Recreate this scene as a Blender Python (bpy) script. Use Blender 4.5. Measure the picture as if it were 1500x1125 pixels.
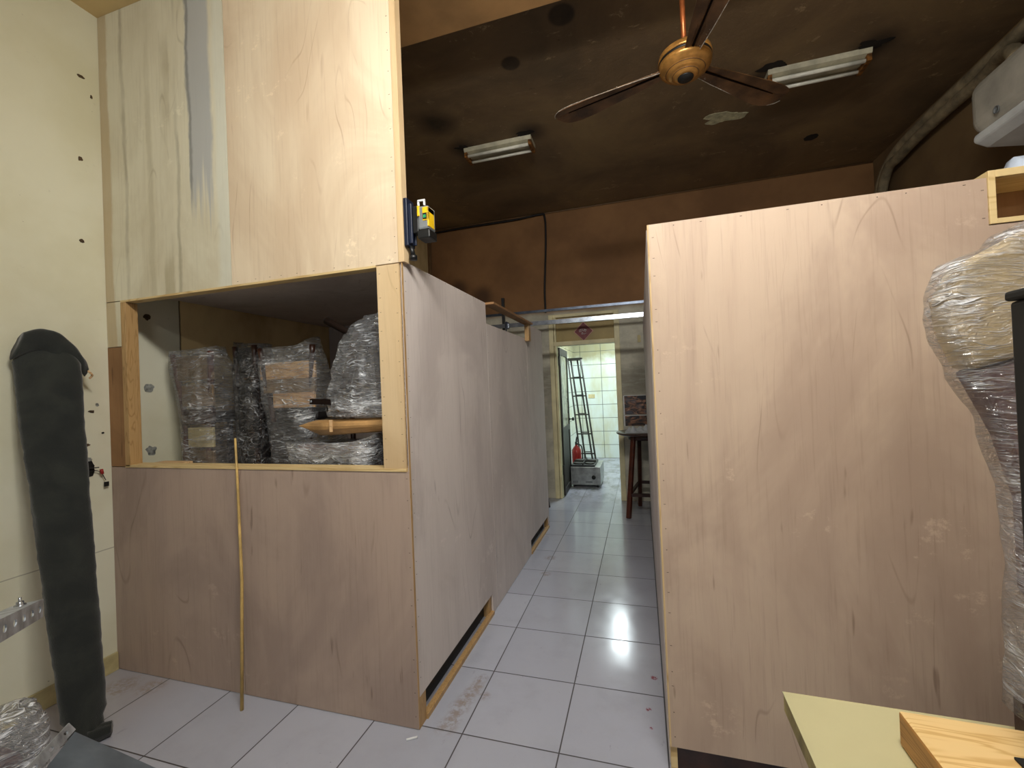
import bpy, bmesh, math, random
from mathutils import Vector, Matrix, noise
for o in list(bpy.data.objects): bpy.data.objects.remove(o, do_unlink=True)
S = bpy.context.scene
COL = S.collection

# ------------------------------------------------------------------ camera
cd = bpy.data.cameras.new('camera'); cam = bpy.data.objects.new('camera', cd); COL.objects.link(cam)
cd.sensor_width = 36.0; cd.lens = 36.0 * 637 / 1500; cd.clip_start = 0.02
R = Matrix(((0.95779623, 0.04254901, 0.28428149), (0.28444628, 0.00225751, -0.95868932), (-0.04143305, 0.99909183, -0.00994067)))
cam.matrix_world = Matrix.Translation((0, 0, 1.5)) @ R.to_4x4()
S.camera = cam
S.view_settings.view_transform = 'Standard'; S.view_settings.look = 'None'
S.view_settings.gamma = 1.0; S.view_settings.use_curve_mapping = False
S.view_settings.exposure = 0.0
# ------------------------------------------------------------------ world: dim daylight that enters from the open shop front behind
w = bpy.data.worlds.new('world'); S.world = w; w.use_nodes = True
w.node_tree.nodes['Background'].inputs[0].default_value = (0.80, 0.90, 1.0, 1)
w.node_tree.nodes['Background'].inputs[1].default_value = 0.26

def area(name, loc, tgt, sx, sy, power, col):
    l = bpy.data.lights.new(name, 'AREA'); l.shape = 'RECTANGLE'; l.size = sx; l.size_y = sy
    l.energy = power; l.color = col
    o = bpy.data.objects.new(name, l); COL.objects.link(o); o.location = loc
    o.rotation_euler = (Vector(tgt) - Vector(loc)).to_track_quat('-Z', 'Y').to_euler()
    return o
area('ceiling_light_front', (0.0, 0.42, 3.24), (-0.50, 2.3, 1.9), 1.2, 0.20, 66, (1.0, 0.97, 0.91))
area('ceiling_light_middle', (0.05, -1.8, 3.20), (-0.1, 1.8, 1.4), 1.2, 0.20, 14, (1.0, 0.97, 0.91))
area('shop_front_daylight', (-0.2, -3.2, 1.9), (-0.2, 3, 1.6), 4.2, 2.4, 9, (0.86, 0.93, 1.0))
area('kitchen_light', (-0.40, 7.7, 2.80), (-0.40, 7.7, 0), 0.45, 1.1, 62, (0.86, 0.97, 1.0))

# ------------------------------------------------------------------ node helpers
class NT:
    def __init__(s, name):
        s.m = bpy.data.materials.new(name); s.m.use_nodes = True
        s.t = s.m.node_tree; s.t.nodes.clear()
        s.out = s.t.nodes.new('ShaderNodeOutputMaterial')
    def n(s, ty, ins=None, **kw):
        nd = s.t.nodes.new(ty)
        for k, v in kw.items(): setattr(nd, k, v)
        for k, v in (ins or {}).items():
            if isinstance(v, bpy.types.NodeSocket): s.t.links.new(v, nd.inputs[k])
            else:
                if isinstance(v, tuple) and len(v) == 3 and nd.inputs[k].type == 'RGBA': v = (*v, 1)
                nd.inputs[k].default_value = v
        return nd
    def pos(s): return s.n('ShaderNodeNewGeometry').outputs['Position']
    def obj(s): return s.n('ShaderNodeTexCoord').outputs['Object']
    def mp(s, vec, scale=(1, 1, 1), loc=(0, 0, 0), rot=(0, 0, 0)):
        return s.n('ShaderNodeMapping', {'Vector': vec, 'Scale': scale, 'Location': loc, 'Rotation': rot}).outputs[0]
    def noise(s, vec, scale, detail=4, rough=0.55, dist=0.0):
        return s.n('ShaderNodeTexNoise', {'Vector': vec, 'Scale': scale, 'Detail': detail, 'Roughness': rough, 'Distortion': dist}).outputs['Fac']
    def vor(s, vec, scale, rnd=1.0):
        return s.n('ShaderNodeTexVoronoi', {'Vector': vec, 'Scale': scale, 'Randomness': rnd}).outputs['Distance']
    def ramp(s, fac, stops):
        r = s.n('ShaderNodeValToRGB', {'Fac': fac}); e = r.color_ramp.elements
        while len(e) < len(stops): e.new(0.5)
        for a, (p, c) in zip(e, stops):
            a.position = p; a.color = (*c, 1) if isinstance(c, tuple) else (c, c, c, 1)
        return r.outputs['Color']
    def mix(s, f, a, b, mode='MIX'):
        nd = s.n('ShaderNodeMix', data_type='RGBA', blend_type=mode)
        for i, v in ((0, f), (6, a), (7, b)):
            if isinstance(v, bpy.types.NodeSocket): s.t.links.new(v, nd.inputs[i])
            else: nd.inputs[i].default_value = ((*v, 1) if isinstance(v, tuple) else v)
        return nd.outputs[2]
    def math(s, op, a, b=0.0, c=0.0, clamp=False):
        nd = s.n('ShaderNodeMath', operation=op, use_clamp=clamp)
        for i, v in enumerate((a, b, c)):
            if isinstance(v, bpy.types.NodeSocket): s.t.links.new(v, nd.inputs[i])
            else: nd.inputs[i].default_value = v
        return nd.outputs[0]
    def xyz(s, vec): 
        o = s.n('ShaderNodeSeparateXYZ', {0: vec}).outputs; return o[0], o[1], o[2]
    def step(s, v, lo, hi):      # smooth 0..1
        return s.n('ShaderNodeMapRange', {'Value': v, 'From Min': lo, 'From Max': hi}, interpolation_type='SMOOTHSTEP').outputs[0]
    def band(s, v, a, b, soft):
        return s.math('MULTIPLY', s.step(v, a - soft, a + soft), s.math('SUBTRACT', 1.0, s.step(v, b - soft, b + soft)))
    def spot(s, vec, c, r, soft=0.5):
        d = s.n('ShaderNodeVectorMath', {0: vec, 1: c}, operation='DISTANCE').outputs['Value']
        return s.math('SUBTRACT', 1.0, s.step(d, r * (1 - soft), r))
    def bump(s, h, st=0.3, dist=0.01):
        return s.n('ShaderNodeBump', {'Height': h, 'Strength': st, 'Distance': dist}).outputs[0]
    def pbr(s, color, rough=0.5, metal=0.0, normal=None, **kw):
        ins = {'Base Color': color, 'Roughness': rough, 'Metallic': metal}
        if normal is not None: ins['Normal'] = normal
        ins.update(kw)
        b = s.n('ShaderNodeBsdfPrincipled', ins)
        s.t.links.new(b.outputs[0], s.out.inputs[0]); return b

def L(r, g, b):      # sRGB 0-255 to linear
    f = lambda c: (c / 255 / 12.92) if c / 255 <= 0.04045 else ((c / 255 + 0.055) / 1.055) ** 2.4
    return (f(r), f(g), f(b))

def simple(name, col, rough=0.5, metal=0.0, var=0.12, scale=8, bump=0.1, **kw):
    t = NT(name); p = t.obj()
    n1 = t.noise(p, scale, 5); c2 = tuple(c * (1 - var * 2.2) for c in col); c3 = tuple(min(1, c * (1 + var)) for c in col)
    c = t.ramp(n1, [(0.3, c2), (0.7, c3)])
    t.pbr(c, rough, metal, t.bump(t.noise(p, scale * 9, 3), bump, 0.004), **kw)
    return t.m

def plywood(name, base, pink, dark, seed=0.0, marks=0.5, stains=False, axis=2):
    t = NT(name); p = t.pos()
    sc = [1, 1, 1]; sc[axis] = 0.09
    pm = t.mp(p, tuple(sc), (seed, seed * 1.7, seed * 0.6))
    fig = t.noise(pm, 4.5, 6, 0.6, 1.2)
    c = t.ramp(fig, [(0.25, tuple((a + b * 2) / 3 for a, b in zip(base, pink))), (0.5, base), (0.8, tuple(min(1, k * 1.05) for k in base))])
    blot = t.noise(t.mp(p, (1, 1, 0.6), (seed * 3, 0, seed)), 1.7, 5, 0.6, 0.8)
    c = t.mix(t.math('MULTIPLY', t.step(blot, 0.40, 0.66), 0.75), c, tuple(k * 0.94 for k in pink))
    # cathedral contour lines
    sw = [1, 1, 1]; sw[axis] = 0.22
    f2 = t.noise(t.mp(p, tuple(sw), (seed * 5, 3, 1)), 2.2, 2, 0.4, 0.4)
    cl = t.math('PINGPONG', t.math('MULTIPLY', f2, 13.0), 0.5)
    cl = t.math('SUBTRACT', 1.0, t.step(cl, 0.0, 0.05))
    msk = t.step(t.noise(t.mp(p, (1, 1, 1), (seed, 7, 2)), 2.4, 3), 0.5, 0.66)
    c = t.mix(t.math('MULTIPLY', t.math('MULTIPLY', cl, msk), 0.42), c, dark)
    # fibres
    fb = t.noise(t.mp(p, tuple(90 if i != axis else 3.0 for i in range(3))), 1.0, 3, 0.7)
    c = t.mix(t.math('MULTIPLY', t.step(fb, 0.5, 0.75), 0.16), c, dark)
    # short dark flecks and worn light scuffs
    fl = t.noise(t.mp(p, tuple(26 if i != axis else 3.6 for i in range(3)), (seed, seed, 0)), 1.0, 2, 0.5)
    c = t.mix(t.math('MULTIPLY', t.step(fl, 0.705, 0.78), marks), c, dark)
    sc_ = t.noise(t.mp(p, (7, 7, 9), (seed * 2, 0, 3)), 1.0, 7, 0.75)
    sm = t.step(t.noise(t.mp(p, (1, 1, 0.8), (0, seed, 9)), 1.6, 2), 0.48, 0.62)
    c = t.mix(t.math('MULTIPLY', t.math('MULTIPLY', t.step(sc_, 0.58, 0.66), sm), 0.55), c, tuple(min(1, k * 1.22) for k in base))
    if stains:
        x, y, z = t.xyz(p)
        wob = t.noise(t.mp(p, (3, 3, 1.3)), 1.0, 5, 0.7)
        xs = t.math('ADD', x, t.math('MULTIPLY', t.math('SUBTRACT', wob, 0.5), 0.10))
        edge = t.math('ADD', z, t.math('MULTIPLY', t.math('SUBTRACT', t.noise(t.mp(p, (40, 40, 1.2)), 1, 3), 0.5), 1.1))
        low = t.step(edge, 2.42, 2.72)
        g = t.math('MULTIPLY', t.band(xs, -2.245, -2.085, 0.012), low)
        c = t.mix(t.math('MULTIPLY', g, 0.85), c, L(172, 174, 174))
        g2 = t.math('MULTIPLY', t.band(xs, -2.245, -2.225, 0.008), low)
        c = t.mix(t.math('MULTIPLY', g2, 0.6), c, L(110, 110, 106))
        c = t.mix(t.math('MULTIPLY', t.band(xs, -2.06, -1.98, 0.02), 0.35), c, L(215, 222, 215))
        for a, b, k, cc in ((-2.74, -2.715, 0.55, L(128, 116, 92)), (-2.45, -2.37, 0.5, L(150, 136, 100)), (-2.56, -2.52, 0.3, L(160, 148, 115)), (-2.34, -2.32, 0.45, L(120, 112, 88)), (-2.93, -2.845, 0.6, L(178, 152, 108))):
            mm = t.band(xs, a, b, 0.010)
            if k != 0.6: mm = t.math('MULTIPLY', mm, t.step(t.noise(t.mp(p, (2, 2, 1.1), (a * 9, 0, 0)), 1, 4), 0.38, 0.6))
            c = t.mix(t.math('MULTIPLY', mm, k), c, cc)
    t.pbr(c, 0.62, 0, t.bump(t.math('ADD', fb, t.math('MULTIPLY', sc_, 0.6)), 0.12, 0.004), **{'Specular IOR Level': 0.35})
    return t.m

def pine(name, base, dark, axis=0, sc=1.0, rough=0.55):
    t = NT(name); p = t.pos()
    s = [9 * sc] * 3; s[axis] = 0.9 * sc
    f = t.noise(t.mp(p, tuple(s)), 1.0, 3, 0.5, 0.7)
    rings = t.math('PINGPONG', t.math('MULTIPLY', f, 9.0), 0.5)
    c = t.mix(t.step(rings, 0.25, 0.5), base, dark)
    c = t.mix(t.math('MULTIPLY', t.step(t.noise(p, 5, 3), 0.4, 0.7), 0.3), c, tuple(k * 0.8 for k in base))
    k = t.vor(t.mp(p, (3, 3, 2.2)), 1.6)
    c = t.mix(t.math('SUBTRACT', 1.0, t.step(k, 0.03, 0.09)), c, tuple(k_ * 0.35 for k_ in dark))
    fb = t.noise(t.mp(p, tuple(120 if i != axis else 5 for i in range(3))), 1.0, 3)
    t.pbr(c, rough, 0, t.bump(fb, 0.12, 0.003))
    return t.m

def film(name, base=0.04, gain=0.8, rot=(0.5, 0.4, 0.2), white=(0.80, 0.82, 0.84), gloss=0.5, st=(2.0, 2.0, 9.0), spots=()):
    """clear stretch film: see-through, with milky pleats and bright creases"""
    t = NT(name); p = t.obj()
    wv = t.n('ShaderNodeTexNoise', {'Vector': p, 'Scale': 5.0, 'Detail': 3.0}).outputs['Color']
    pw = t.n('ShaderNodeVectorMath', {0: wv, 1: (0.07, 0.07, 0.07)}, operation='MULTIPLY').outputs[0]
    pw = t.n('ShaderNodeVectorMath', {0: p, 1: pw}, operation='ADD').outputs[0]
    def ridge(sc, rt, wd, k):
        n = t.noise(t.mp(pw, sc, rot=rt), k, 2, 0.5, 0.3)
        return t.math('SUBTRACT', 1.0, t.step(t.math('ABSOLUTE', t.math('SUBTRACT', n, 0.5)), 0.0, wd))
    a = ridge(st, rot, 0.030, 3.2); b = ridge((st[0], st[1], st[2] * 1.3), (rot[1], rot[0] + 0.9, 0.5), 0.026, 3.4)
    c = ridge((4, 4, 7), (rot[2], 1.3, 0.2), 0.05, 5.0)
    cr = t.math('MAXIMUM', a, t.math('MAXIMUM', b, t.math('MULTIPLY', c, 0.25)))
    big = t.step(t.noise(p, 6.5, 4, 0.65), 0.42, 0.68)
    milk = t.step(t.noise(t.mp(pw, st, rot=rot), 2.6, 5, 0.7, 0.8), 0.48, 0.72)
    fac = t.math('ADD', base, t.math('ADD', t.math('MULTIPLY', cr, t.math('MULTIPLY_ADD', big, gain * 0.7, gain * 0.22)), t.math('MULTIPLY', milk, t.math('MULTIPLY', big, gain * 0.55))), clamp=True)
    for cc, rr in spots:      # white patches: bunched film layers, and highlights painted into the film colour
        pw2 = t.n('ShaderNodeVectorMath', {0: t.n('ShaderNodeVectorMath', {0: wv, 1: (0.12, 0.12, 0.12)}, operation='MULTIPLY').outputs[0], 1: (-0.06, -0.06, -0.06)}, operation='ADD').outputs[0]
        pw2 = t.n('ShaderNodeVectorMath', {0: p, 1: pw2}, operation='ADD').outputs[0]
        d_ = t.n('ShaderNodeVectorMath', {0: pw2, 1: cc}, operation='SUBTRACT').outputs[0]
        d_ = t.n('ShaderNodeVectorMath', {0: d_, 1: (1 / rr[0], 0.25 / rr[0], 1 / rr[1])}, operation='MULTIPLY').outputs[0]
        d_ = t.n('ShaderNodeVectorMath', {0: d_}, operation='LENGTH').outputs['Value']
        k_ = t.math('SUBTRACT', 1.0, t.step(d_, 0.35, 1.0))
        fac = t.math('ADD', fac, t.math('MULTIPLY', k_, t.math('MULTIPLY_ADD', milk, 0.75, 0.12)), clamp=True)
    h = t.math('ADD', t.math('MULTIPLY', cr, 0.6), t.math('MULTIPLY', t.noise(t.mp(pw, (1, 1, 2.2), rot=rot), 15, 4, 0.6, 0.5), 1.6))
    nrm = t.bump(h, 1.0, 0.02)
    body = t.n('ShaderNodeBsdfPrincipled', {'Base Color': (*white, 1), 'Roughness': 0.25, 'Normal': nrm, 'Specular IOR Level': 0.6, 'Coat Weight': 0.6, 'Coat Roughness': 0.08})
    tr = t.n('ShaderNodeBsdfTransparent', {'Color': (0.98, 0.98, 0.97, 1)})
    gl = t.n('ShaderNodeBsdfGlossy', {'Color': (1, 1, 1, 1), 'Roughness': 0.12, 'Normal': nrm})
    fr = t.n('ShaderNodeFresnel', {'IOR': 1.45, 'Normal': nrm}).outputs[0]
    m0 = t.n('ShaderNodeMixShader', {0: t.math('MULTIPLY_ADD', fr, gloss, 0.03, clamp=True), 1: tr.outputs[0], 2: gl.outputs[0]})
    m1 = t.n('ShaderNodeMixShader', {0: fac, 1: m0.outputs[0], 2: body.outputs[0]})
    t.t.links.new(m1.outputs[0], t.out.inputs[0])
    return t.m

M = {}
M['ply_front'] = plywood('ply_front', L(174, 153, 138), L(156, 136, 125), L(100, 80, 70), 1.3, 0.5)
M['ply_upper'] = plywood('ply_upper', L(226, 208, 180), L(212, 188, 158), L(156, 120, 92), 4.1, 0.22)
M['ply_stained'] = plywood('ply_stained', L(218, 212, 188), L(204, 194, 166), L(146, 132, 104), 6.7, 0.10, True)
M['ply_side'] = plywood('ply_side', L(210, 200, 194), L(192, 181, 176), L(134, 120, 114), 9.2, 0.45)
M['ply_right'] = plywood('ply_right', L(190, 168, 147), L(170, 146, 128), L(112, 86, 70), 2.6, 0.55)
M['ply_pale'] = plywood('ply_pale', L(212, 186, 146), L(198, 168, 126), L(140, 106, 74), 3.3, 0.2)
M['ply_brown'] = plywood('ply_brown', L(158, 118, 78), L(132, 96, 62), L(76, 48, 28), 7.7, 0.5)
M['staple'] = simple('staple', L(70, 56, 46), 0.6)
M['pine'] = pine('pine', L(206, 178, 130), L(180, 148, 100), 2)
M['pine_x'] = pine('pine_x', L(214, 188, 136), L(192, 160, 106), 0)
M['pine_slab'] = pine('pine_slab', L(226, 194, 136), L(204, 164, 102), 0, 1.6, 0.45)
M['pine_end'] = pine('pine_end', L(184, 148, 98), L(160, 124, 76), 2, 2.2, 0.5)
M['slab_end'] = pine('slab_end', L(172, 124, 66), L(140, 94, 44), 1, 2.0, 0.5)
M['black'] = simple('black', (0.006, 0.0062, 0.0065), 0.45, bump=0.02)
M['black_metal'] = simple('black_metal', (0.004, 0.005, 0.005), 0.7, 0.0, bump=0.03)
M['dark_wood'] = simple('dark_wood', L(58, 30, 18), 0.35, 0, 0.3, 12)
M['red_wood'] = simple('red_wood', L(84, 40, 24), 0.35, 0, 0.3, 12)
M['dark_uphol'] = simple('dark_uphol', L(34, 28, 28), 0.5, 0, 0.3, 20, 0.3)
M['mauve'] = simple('mauve', L(120, 92, 92), 0.8, 0, 0.2, 6, 0.3)
M['beige_fabric'] = simple('beige_fabric', L(200, 178, 138), 0.85, 0, 0.12, 9, 0.4)
M['board_wood'] = pine('board_wood', L(214, 176, 130), L(180, 138, 92), 0)
M['light_board'] = simple('light_board', L(200, 186, 140), 0.7)
M['film'] = film('film', 0.07, 0.85, st=(1.2, 1.2, 9))
M['film_dark'] = film('film_dark', 0.01, 0.55, (0.9, 0.2, 0.6), gloss=1.0, st=(4, 4, 6))
M['film_white'] = film('film_white', 0.12, 1.5, (0.7, 0.9, 0.1), (0.86, 0.89, 0.94), 0.9, (1.2, 1.2, 9))
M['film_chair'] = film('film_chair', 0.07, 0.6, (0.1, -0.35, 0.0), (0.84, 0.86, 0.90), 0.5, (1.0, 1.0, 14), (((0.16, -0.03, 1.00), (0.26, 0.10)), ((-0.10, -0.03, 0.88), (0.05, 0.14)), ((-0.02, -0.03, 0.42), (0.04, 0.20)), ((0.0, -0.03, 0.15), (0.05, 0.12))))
W_ = (0.90, 0.93, 0.98)
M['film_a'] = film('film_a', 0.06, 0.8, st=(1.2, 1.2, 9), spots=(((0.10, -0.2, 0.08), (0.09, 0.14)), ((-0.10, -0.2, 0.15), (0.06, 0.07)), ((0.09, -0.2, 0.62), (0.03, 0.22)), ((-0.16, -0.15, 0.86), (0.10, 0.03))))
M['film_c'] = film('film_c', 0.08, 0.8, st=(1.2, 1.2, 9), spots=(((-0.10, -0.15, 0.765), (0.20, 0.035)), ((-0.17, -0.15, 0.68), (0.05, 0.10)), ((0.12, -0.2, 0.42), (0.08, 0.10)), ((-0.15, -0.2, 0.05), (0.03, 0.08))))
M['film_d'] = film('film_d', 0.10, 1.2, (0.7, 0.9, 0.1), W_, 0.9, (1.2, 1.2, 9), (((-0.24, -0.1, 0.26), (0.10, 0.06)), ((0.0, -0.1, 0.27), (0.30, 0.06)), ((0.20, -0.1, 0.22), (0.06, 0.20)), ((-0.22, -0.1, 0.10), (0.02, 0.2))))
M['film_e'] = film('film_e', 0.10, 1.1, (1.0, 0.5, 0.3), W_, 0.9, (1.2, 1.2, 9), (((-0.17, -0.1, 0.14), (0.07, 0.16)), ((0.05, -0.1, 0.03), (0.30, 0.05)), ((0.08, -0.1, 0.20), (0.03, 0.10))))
M['leg_dark'] = simple('leg_dark', (0.012, 0.007, 0.005), 0.8, **{'Specular IOR Level': 0.05})
M['slat_tan'] = simple('slat_tan', L(134, 112, 84), 0.6, 0, 0.2, 12)
M['galv'] = simple('galv', L(172, 178, 184), 0.38, 0.35, 0.25, 26, 0.15)
M['galv_sheet'] = simple('galv_sheet', L(120, 134, 148), 0.38, 0.6, 0.2, 6, 0.1)
M['steel'] = simple('steel', L(176, 184, 196), 0.25, 0.9, 0.15, 20, 0.05)
M['steel_dark'] = simple('steel_dark', L(96, 104, 118), 0.35, 0.9, 0.15, 20, 0.05)
M['brushed'] = simple('brushed', L(170, 172, 170), 0.35, 0.7, 0.2, 10, 0.1)
M['copper'] = simple('copper', L(190, 110, 62), 0.35, 0.6, 0.15, 20)
M['brass'] = simple('brass', L(206, 150, 78), 0.30, 0.55, 0.2, 14, 0.08)
M['blade'] = simple('blade', L(112, 80, 50), 0.5, 0.1, 0.35, 7, 0.2)
M['dust'] = simple('dust', L(190, 180, 165), 0.95, 0, 0.3, 60, 0.6)
M['lamp_cream'] = simple('lamp_cream', L(190, 184, 158), 0.5, 0, 0.2, 8)
M['tube_off'] = simple('tube_off', L(232, 230, 214), 0.2)
M['rust'] = simple('rust', L(140, 90, 34), 0.7, 0.2, 0.4, 30)
M['cable'] = simple('cable', L(18, 14, 12), 0.6)
M['conduit'] = simple('conduit', L(120, 92, 62), 0.6)
M['wrap_tape'] = simple('wrap_tape', L(150, 136, 108), 0.75, 0, 0.25, 10, 0.5)
M['ac_grey'] = simple('ac_grey', L(176, 172, 160), 0.5, 0, 0.15, 5)
M['ac_lit_underside'] = simple('ac_lit_underside', L(216, 220, 220), 0.45, 0, 0.1, 5)  # paler than the casing: light on the unit's underside put into the colour
M['sheet'] = simple('sheet', L(196, 208, 226), 0.3, 0, 0.08, 5, 0.3)
M['yellow'] = simple('yellow', L(240, 196, 30), 0.4)
M['grey_plastic'] = simple('grey_plastic', L(120, 124, 126), 0.45)
M['blue_black'] = simple('blue_black', L(24, 32, 52), 0.4)
M['screen_green'] = simple('screen_green', L(60, 200, 120), 0.4)
M['white'] = simple('white', L(226, 228, 228), 0.6, 0, 0.05)
M['sign_red'] = simple('sign_red', L(108, 18, 22), 0.5, 0, 0.1)
M['sign_edge'] = simple('sign_edge', L(206, 160, 146), 0.6)
M['cream_paint'] = simple('cream_paint', L(226, 216, 172), 0.5, 0, 0.14, 3)
M['olive_panel'] = simple('olive_panel', L(172, 152, 100), 0.6, 0, 0.10, 3)
M['door_green'] = simple('door_green', L(170, 172, 146), 0.2, 0, 0.3, 5)
M['door_dark'] = simple('door_dark', L(36, 33, 26), 0.5, 0, 0.3, 6)
M['red_paint'] = simple('red_paint', L(150, 22, 18), 0.35)
M['cream_table'] = simple('cream_table', L(188, 182, 142), 0.6, 0, 0.05, 3, 0.05)
M['cream_edge'] = simple('cream_edge', L(176, 160, 104), 0.7, 0, 0.25, 14, 0.5)
M['fabric'] = None
M['kraft'] = simple('kraft', L(176, 136, 86), 0.5, 0, 0.2, 9, 0.4)
M['bamboo'] = simple('bamboo', L(206, 172, 104), 0.5, 0, 0.2, 10)
M['patch_grey'] = simple('patch_grey', L(150, 152, 146), 0.8, 0, 0.35, 30, 0.6)
M['patch_dark'] = simple('patch_dark', L(84, 66, 44), 0.9, 0, 0.3, 30, 0.5)
M['peel'] = simple('peel', L(200, 196, 160), 0.85, 0, 0.2, 20, 0.4)
M['soot'] = simple('soot', L(30, 22, 14), 0.95)
M['hole'] = simple('hole', L(22, 18, 16), 0.95, 0, 0.4, 60, 0.8)
M['skirt'] = simple('skirt', L(192, 178, 130), 0.4, 0, 0.2, 6)
M['beam'] = simple('beam', L(176, 134, 84), 0.75, 0, 0.2, 2, 0.2)
M['ceil_front'] = simple('ceil_front', L(206, 180, 130), 0.8, 0, 0.1, 1.5, 0.2)
M['paper'] = simple('paper', L(216, 222, 232), 0.7)

def mk_fabric():
    t = NT('fabric'); p = t.obj()
    n = t.noise(p, 6, 5, 0.6, 0.5); f = t.noise(t.mp(p, (300, 300, 300)), 1, 2)
    c = t.mix(t.step(n, 0.35, 0.7), L(22, 26, 24), L(38, 42, 37))
    t.pbr(c, 0.92, 0, t.bump(t.math('ADD', n, t.math('MULTIPLY', f, 0.4)), 0.5, 0.01), **{'Sheen Weight': 0.3})
    M['fabric'] = t.m
mk_fabric()

def mk_floor():
    t = NT('floor_tiles'); p = t.pos(); x, y, z = t.xyz(p)
    fx = t.math('DIVIDE', t.math('ADD', x, 0.8135), 0.4275); fy = t.math('DIVIDE', t.math('SUBTRACT', y, 1.757), 0.431)
    dx = t.math('ABSOLUTE', t.math('SUBTRACT', t.math('FRACT', t.math('ADD', fx, 0.5)), 0.5))
    dy = t.math('ABSOLUTE', t.math('SUBTRACT', t.math('FRACT', t.math('ADD', fy, 0.5)), 0.5))
    d = t.math('MINIMUM', dx, dy)
    g = t.math('SUBTRACT', 1.0, t.step(d, 0.0045, 0.009))
    cell = t.n('ShaderNodeCombineXYZ', {0: t.math('FLOOR', fx), 1: t.math('FLOOR', fy)}).outputs[0]
    wn = t.n('ShaderNodeTexWhiteNoise', {'Vector': cell}).outputs['Value']
    c = t.mix(wn, L(166, 169, 182), L(177, 180, 193))
    c = t.mix(t.math('MULTIPLY', t.step(t.noise(p, 3.2, 6, 0.65), 0.45, 0.75), 0.30), c, L(146, 147, 156))
    # dirt specks, scuffs, brown deposit beside the partition, grime by the door
    sp = t.noise(t.mp(p, (30, 30, 1)), 1, 3, 0.6)
    c = t.mix(t.math('MULTIPLY', t.step(sp, 0.73, 0.78), 0.7), c, L(70, 62, 66))
    sc = t.noise(t.mp(p, (14, 5, 1), rot=(0, 0, 0.5)), 1, 7, 0.8)
    c = t.mix(t.math('MULTIPLY', t.step(sc, 0.62, 0.72), 0.35), c, L(120, 116, 122))
    br = t.noise(p, 24, 5, 0.75)
    for cc, r in (((-0.9, 1.78, 0), 0.07), ((-0.89, 1.9, 0), 0.07), ((-0.87, 2.02, 0), 0.06), ((-0.86, 2.12, 0), 0.05), ((-0.80, 2.0, 0), 0.04), ((-0.885, 1.84, 0), 0.06), ((-0.88, 1.96, 0), 0.06), ((-0.86, 2.07, 0), 0.05), ((-0.80, 3.42, 0), 0.06), ((-0.83, 3.75, 0), 0.07), ((-2.72, 1.62, 0), 0.12), ((-2.55, 1.66, 0), 0.09)):
        c = t.mix(t.math('MULTIPLY', t.math('MULTIPLY', t.spot(p, cc, r, 0.7), t.step(br, 0.40, 0.58)), 0.55), c, L(136, 120, 104))
    for cc, r in (((0.0, 2.32, 0), 0.022), ((-0.03, 2.09, 0), 0.016), ((-0.02, 1.98, 0), 0.01)):
        c = t.mix(t.math('MULTIPLY', t.math('MULTIPLY', t.spot(p, cc, r, 0.6), t.step(t.noise(p, 70, 3), 0.42, 0.52)), 0.9), c, L(130, 44, 58))
    gr = t.math('MULTIPLY', t.step(y, 5.0, 6.6), t.step(t.noise(t.mp(p, (5, 3, 1)), 1, 6, 0.75), 0.42, 0.62))
    c = t.mix(t.math('MULTIPLY', gr, 0.65), c, L(104, 100, 92))
    lt = t.math('MULTIPLY', t.math('SUBTRACT', 1.0, t.step(x, -2.6, -2.2)), 0.25)
    c = t.mix(lt, c, L(150, 128, 106))
    c = t.mix(t.math('MULTIPLY', g, 0.95), c, L(58, 54, 54))
    r = t.math('ADD', t.math('MULTIPLY', t.noise(p, 5, 5), 0.22), t.math('MULTIPLY_ADD', g, 0.5, 0.05))
    h = t.math('SUBTRACT', t.math('MULTIPLY', t.noise(p, 2.0, 2), 0.25), g)
    t.pbr(c, r, 0, t.bump(h, 0.25, 0.003), **{'Specular IOR Level': 0.5})
    M['floor'] = t.m
mk_floor()

def mk_wall_left():
    t = NT('left_plaster'); p = t.pos(); x, y, z = t.xyz(p)
    c = t.mix(t.step(t.noise(p, 1.6, 5), 0.35, 0.7), L(222, 220, 198), L(210, 206, 178))
    c = t.mix(t.step(z, 1.7, 3.7), c, t.mix(0.3, c, L(206, 196, 150)))
    sc = t.noise(t.mp(p, (8, 8, 12), rot=(0.6, 0, 0)), 1, 6, 0.8)
    c = t.mix(t.math('MULTIPLY', t.step(sc, 0.64, 0.72), 0.22), c, L(140, 136, 120))
    sp = t.noise(t.mp(p, (38, 38, 38)), 1, 2)
    c = t.mix(t.math('MULTIPLY', t.step(sp, 0.765, 0.79), 0.7), c, L(90, 84, 70))
    ln = t.math('SUBTRACT', 1.0, t.step(t.math('ABSOLUTE', t.math('SUBTRACT', z, t.math('MULTIPLY_ADD', t.noise(p, 2), 0.02, 0.68))), 0.0015, 0.004))
    c = t.mix(t.math('MULTIPLY', ln, 0.55), c, L(120, 116, 100))
    old = t.mix(t.step(t.noise(t.mp(p, (1, 1.2, 0.7)), 2.5, 5), 0.35, 0.7), L(232, 208, 154), L(196, 168, 116))
    c = t.mix(t.step(y, 2.138, 2.144), c, old)
    seam = t.math('SUBTRACT', 1.0, t.step(t.math('ABSOLUTE', t.math('SUBTRACT', y, t.math('MULTIPLY_ADD', t.noise(p, 9), 0.012, 2.137))), 0.003, 0.007))
    c = t.mix(t.math('MULTIPLY', seam, 0.8), c, L(54, 42, 28))
    t.pbr(c, 0.8, 0, t.bump(t.noise(p, 14, 6), 0.15, 0.01))
    M['wall_left'] = t.m
mk_wall_left()

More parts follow.
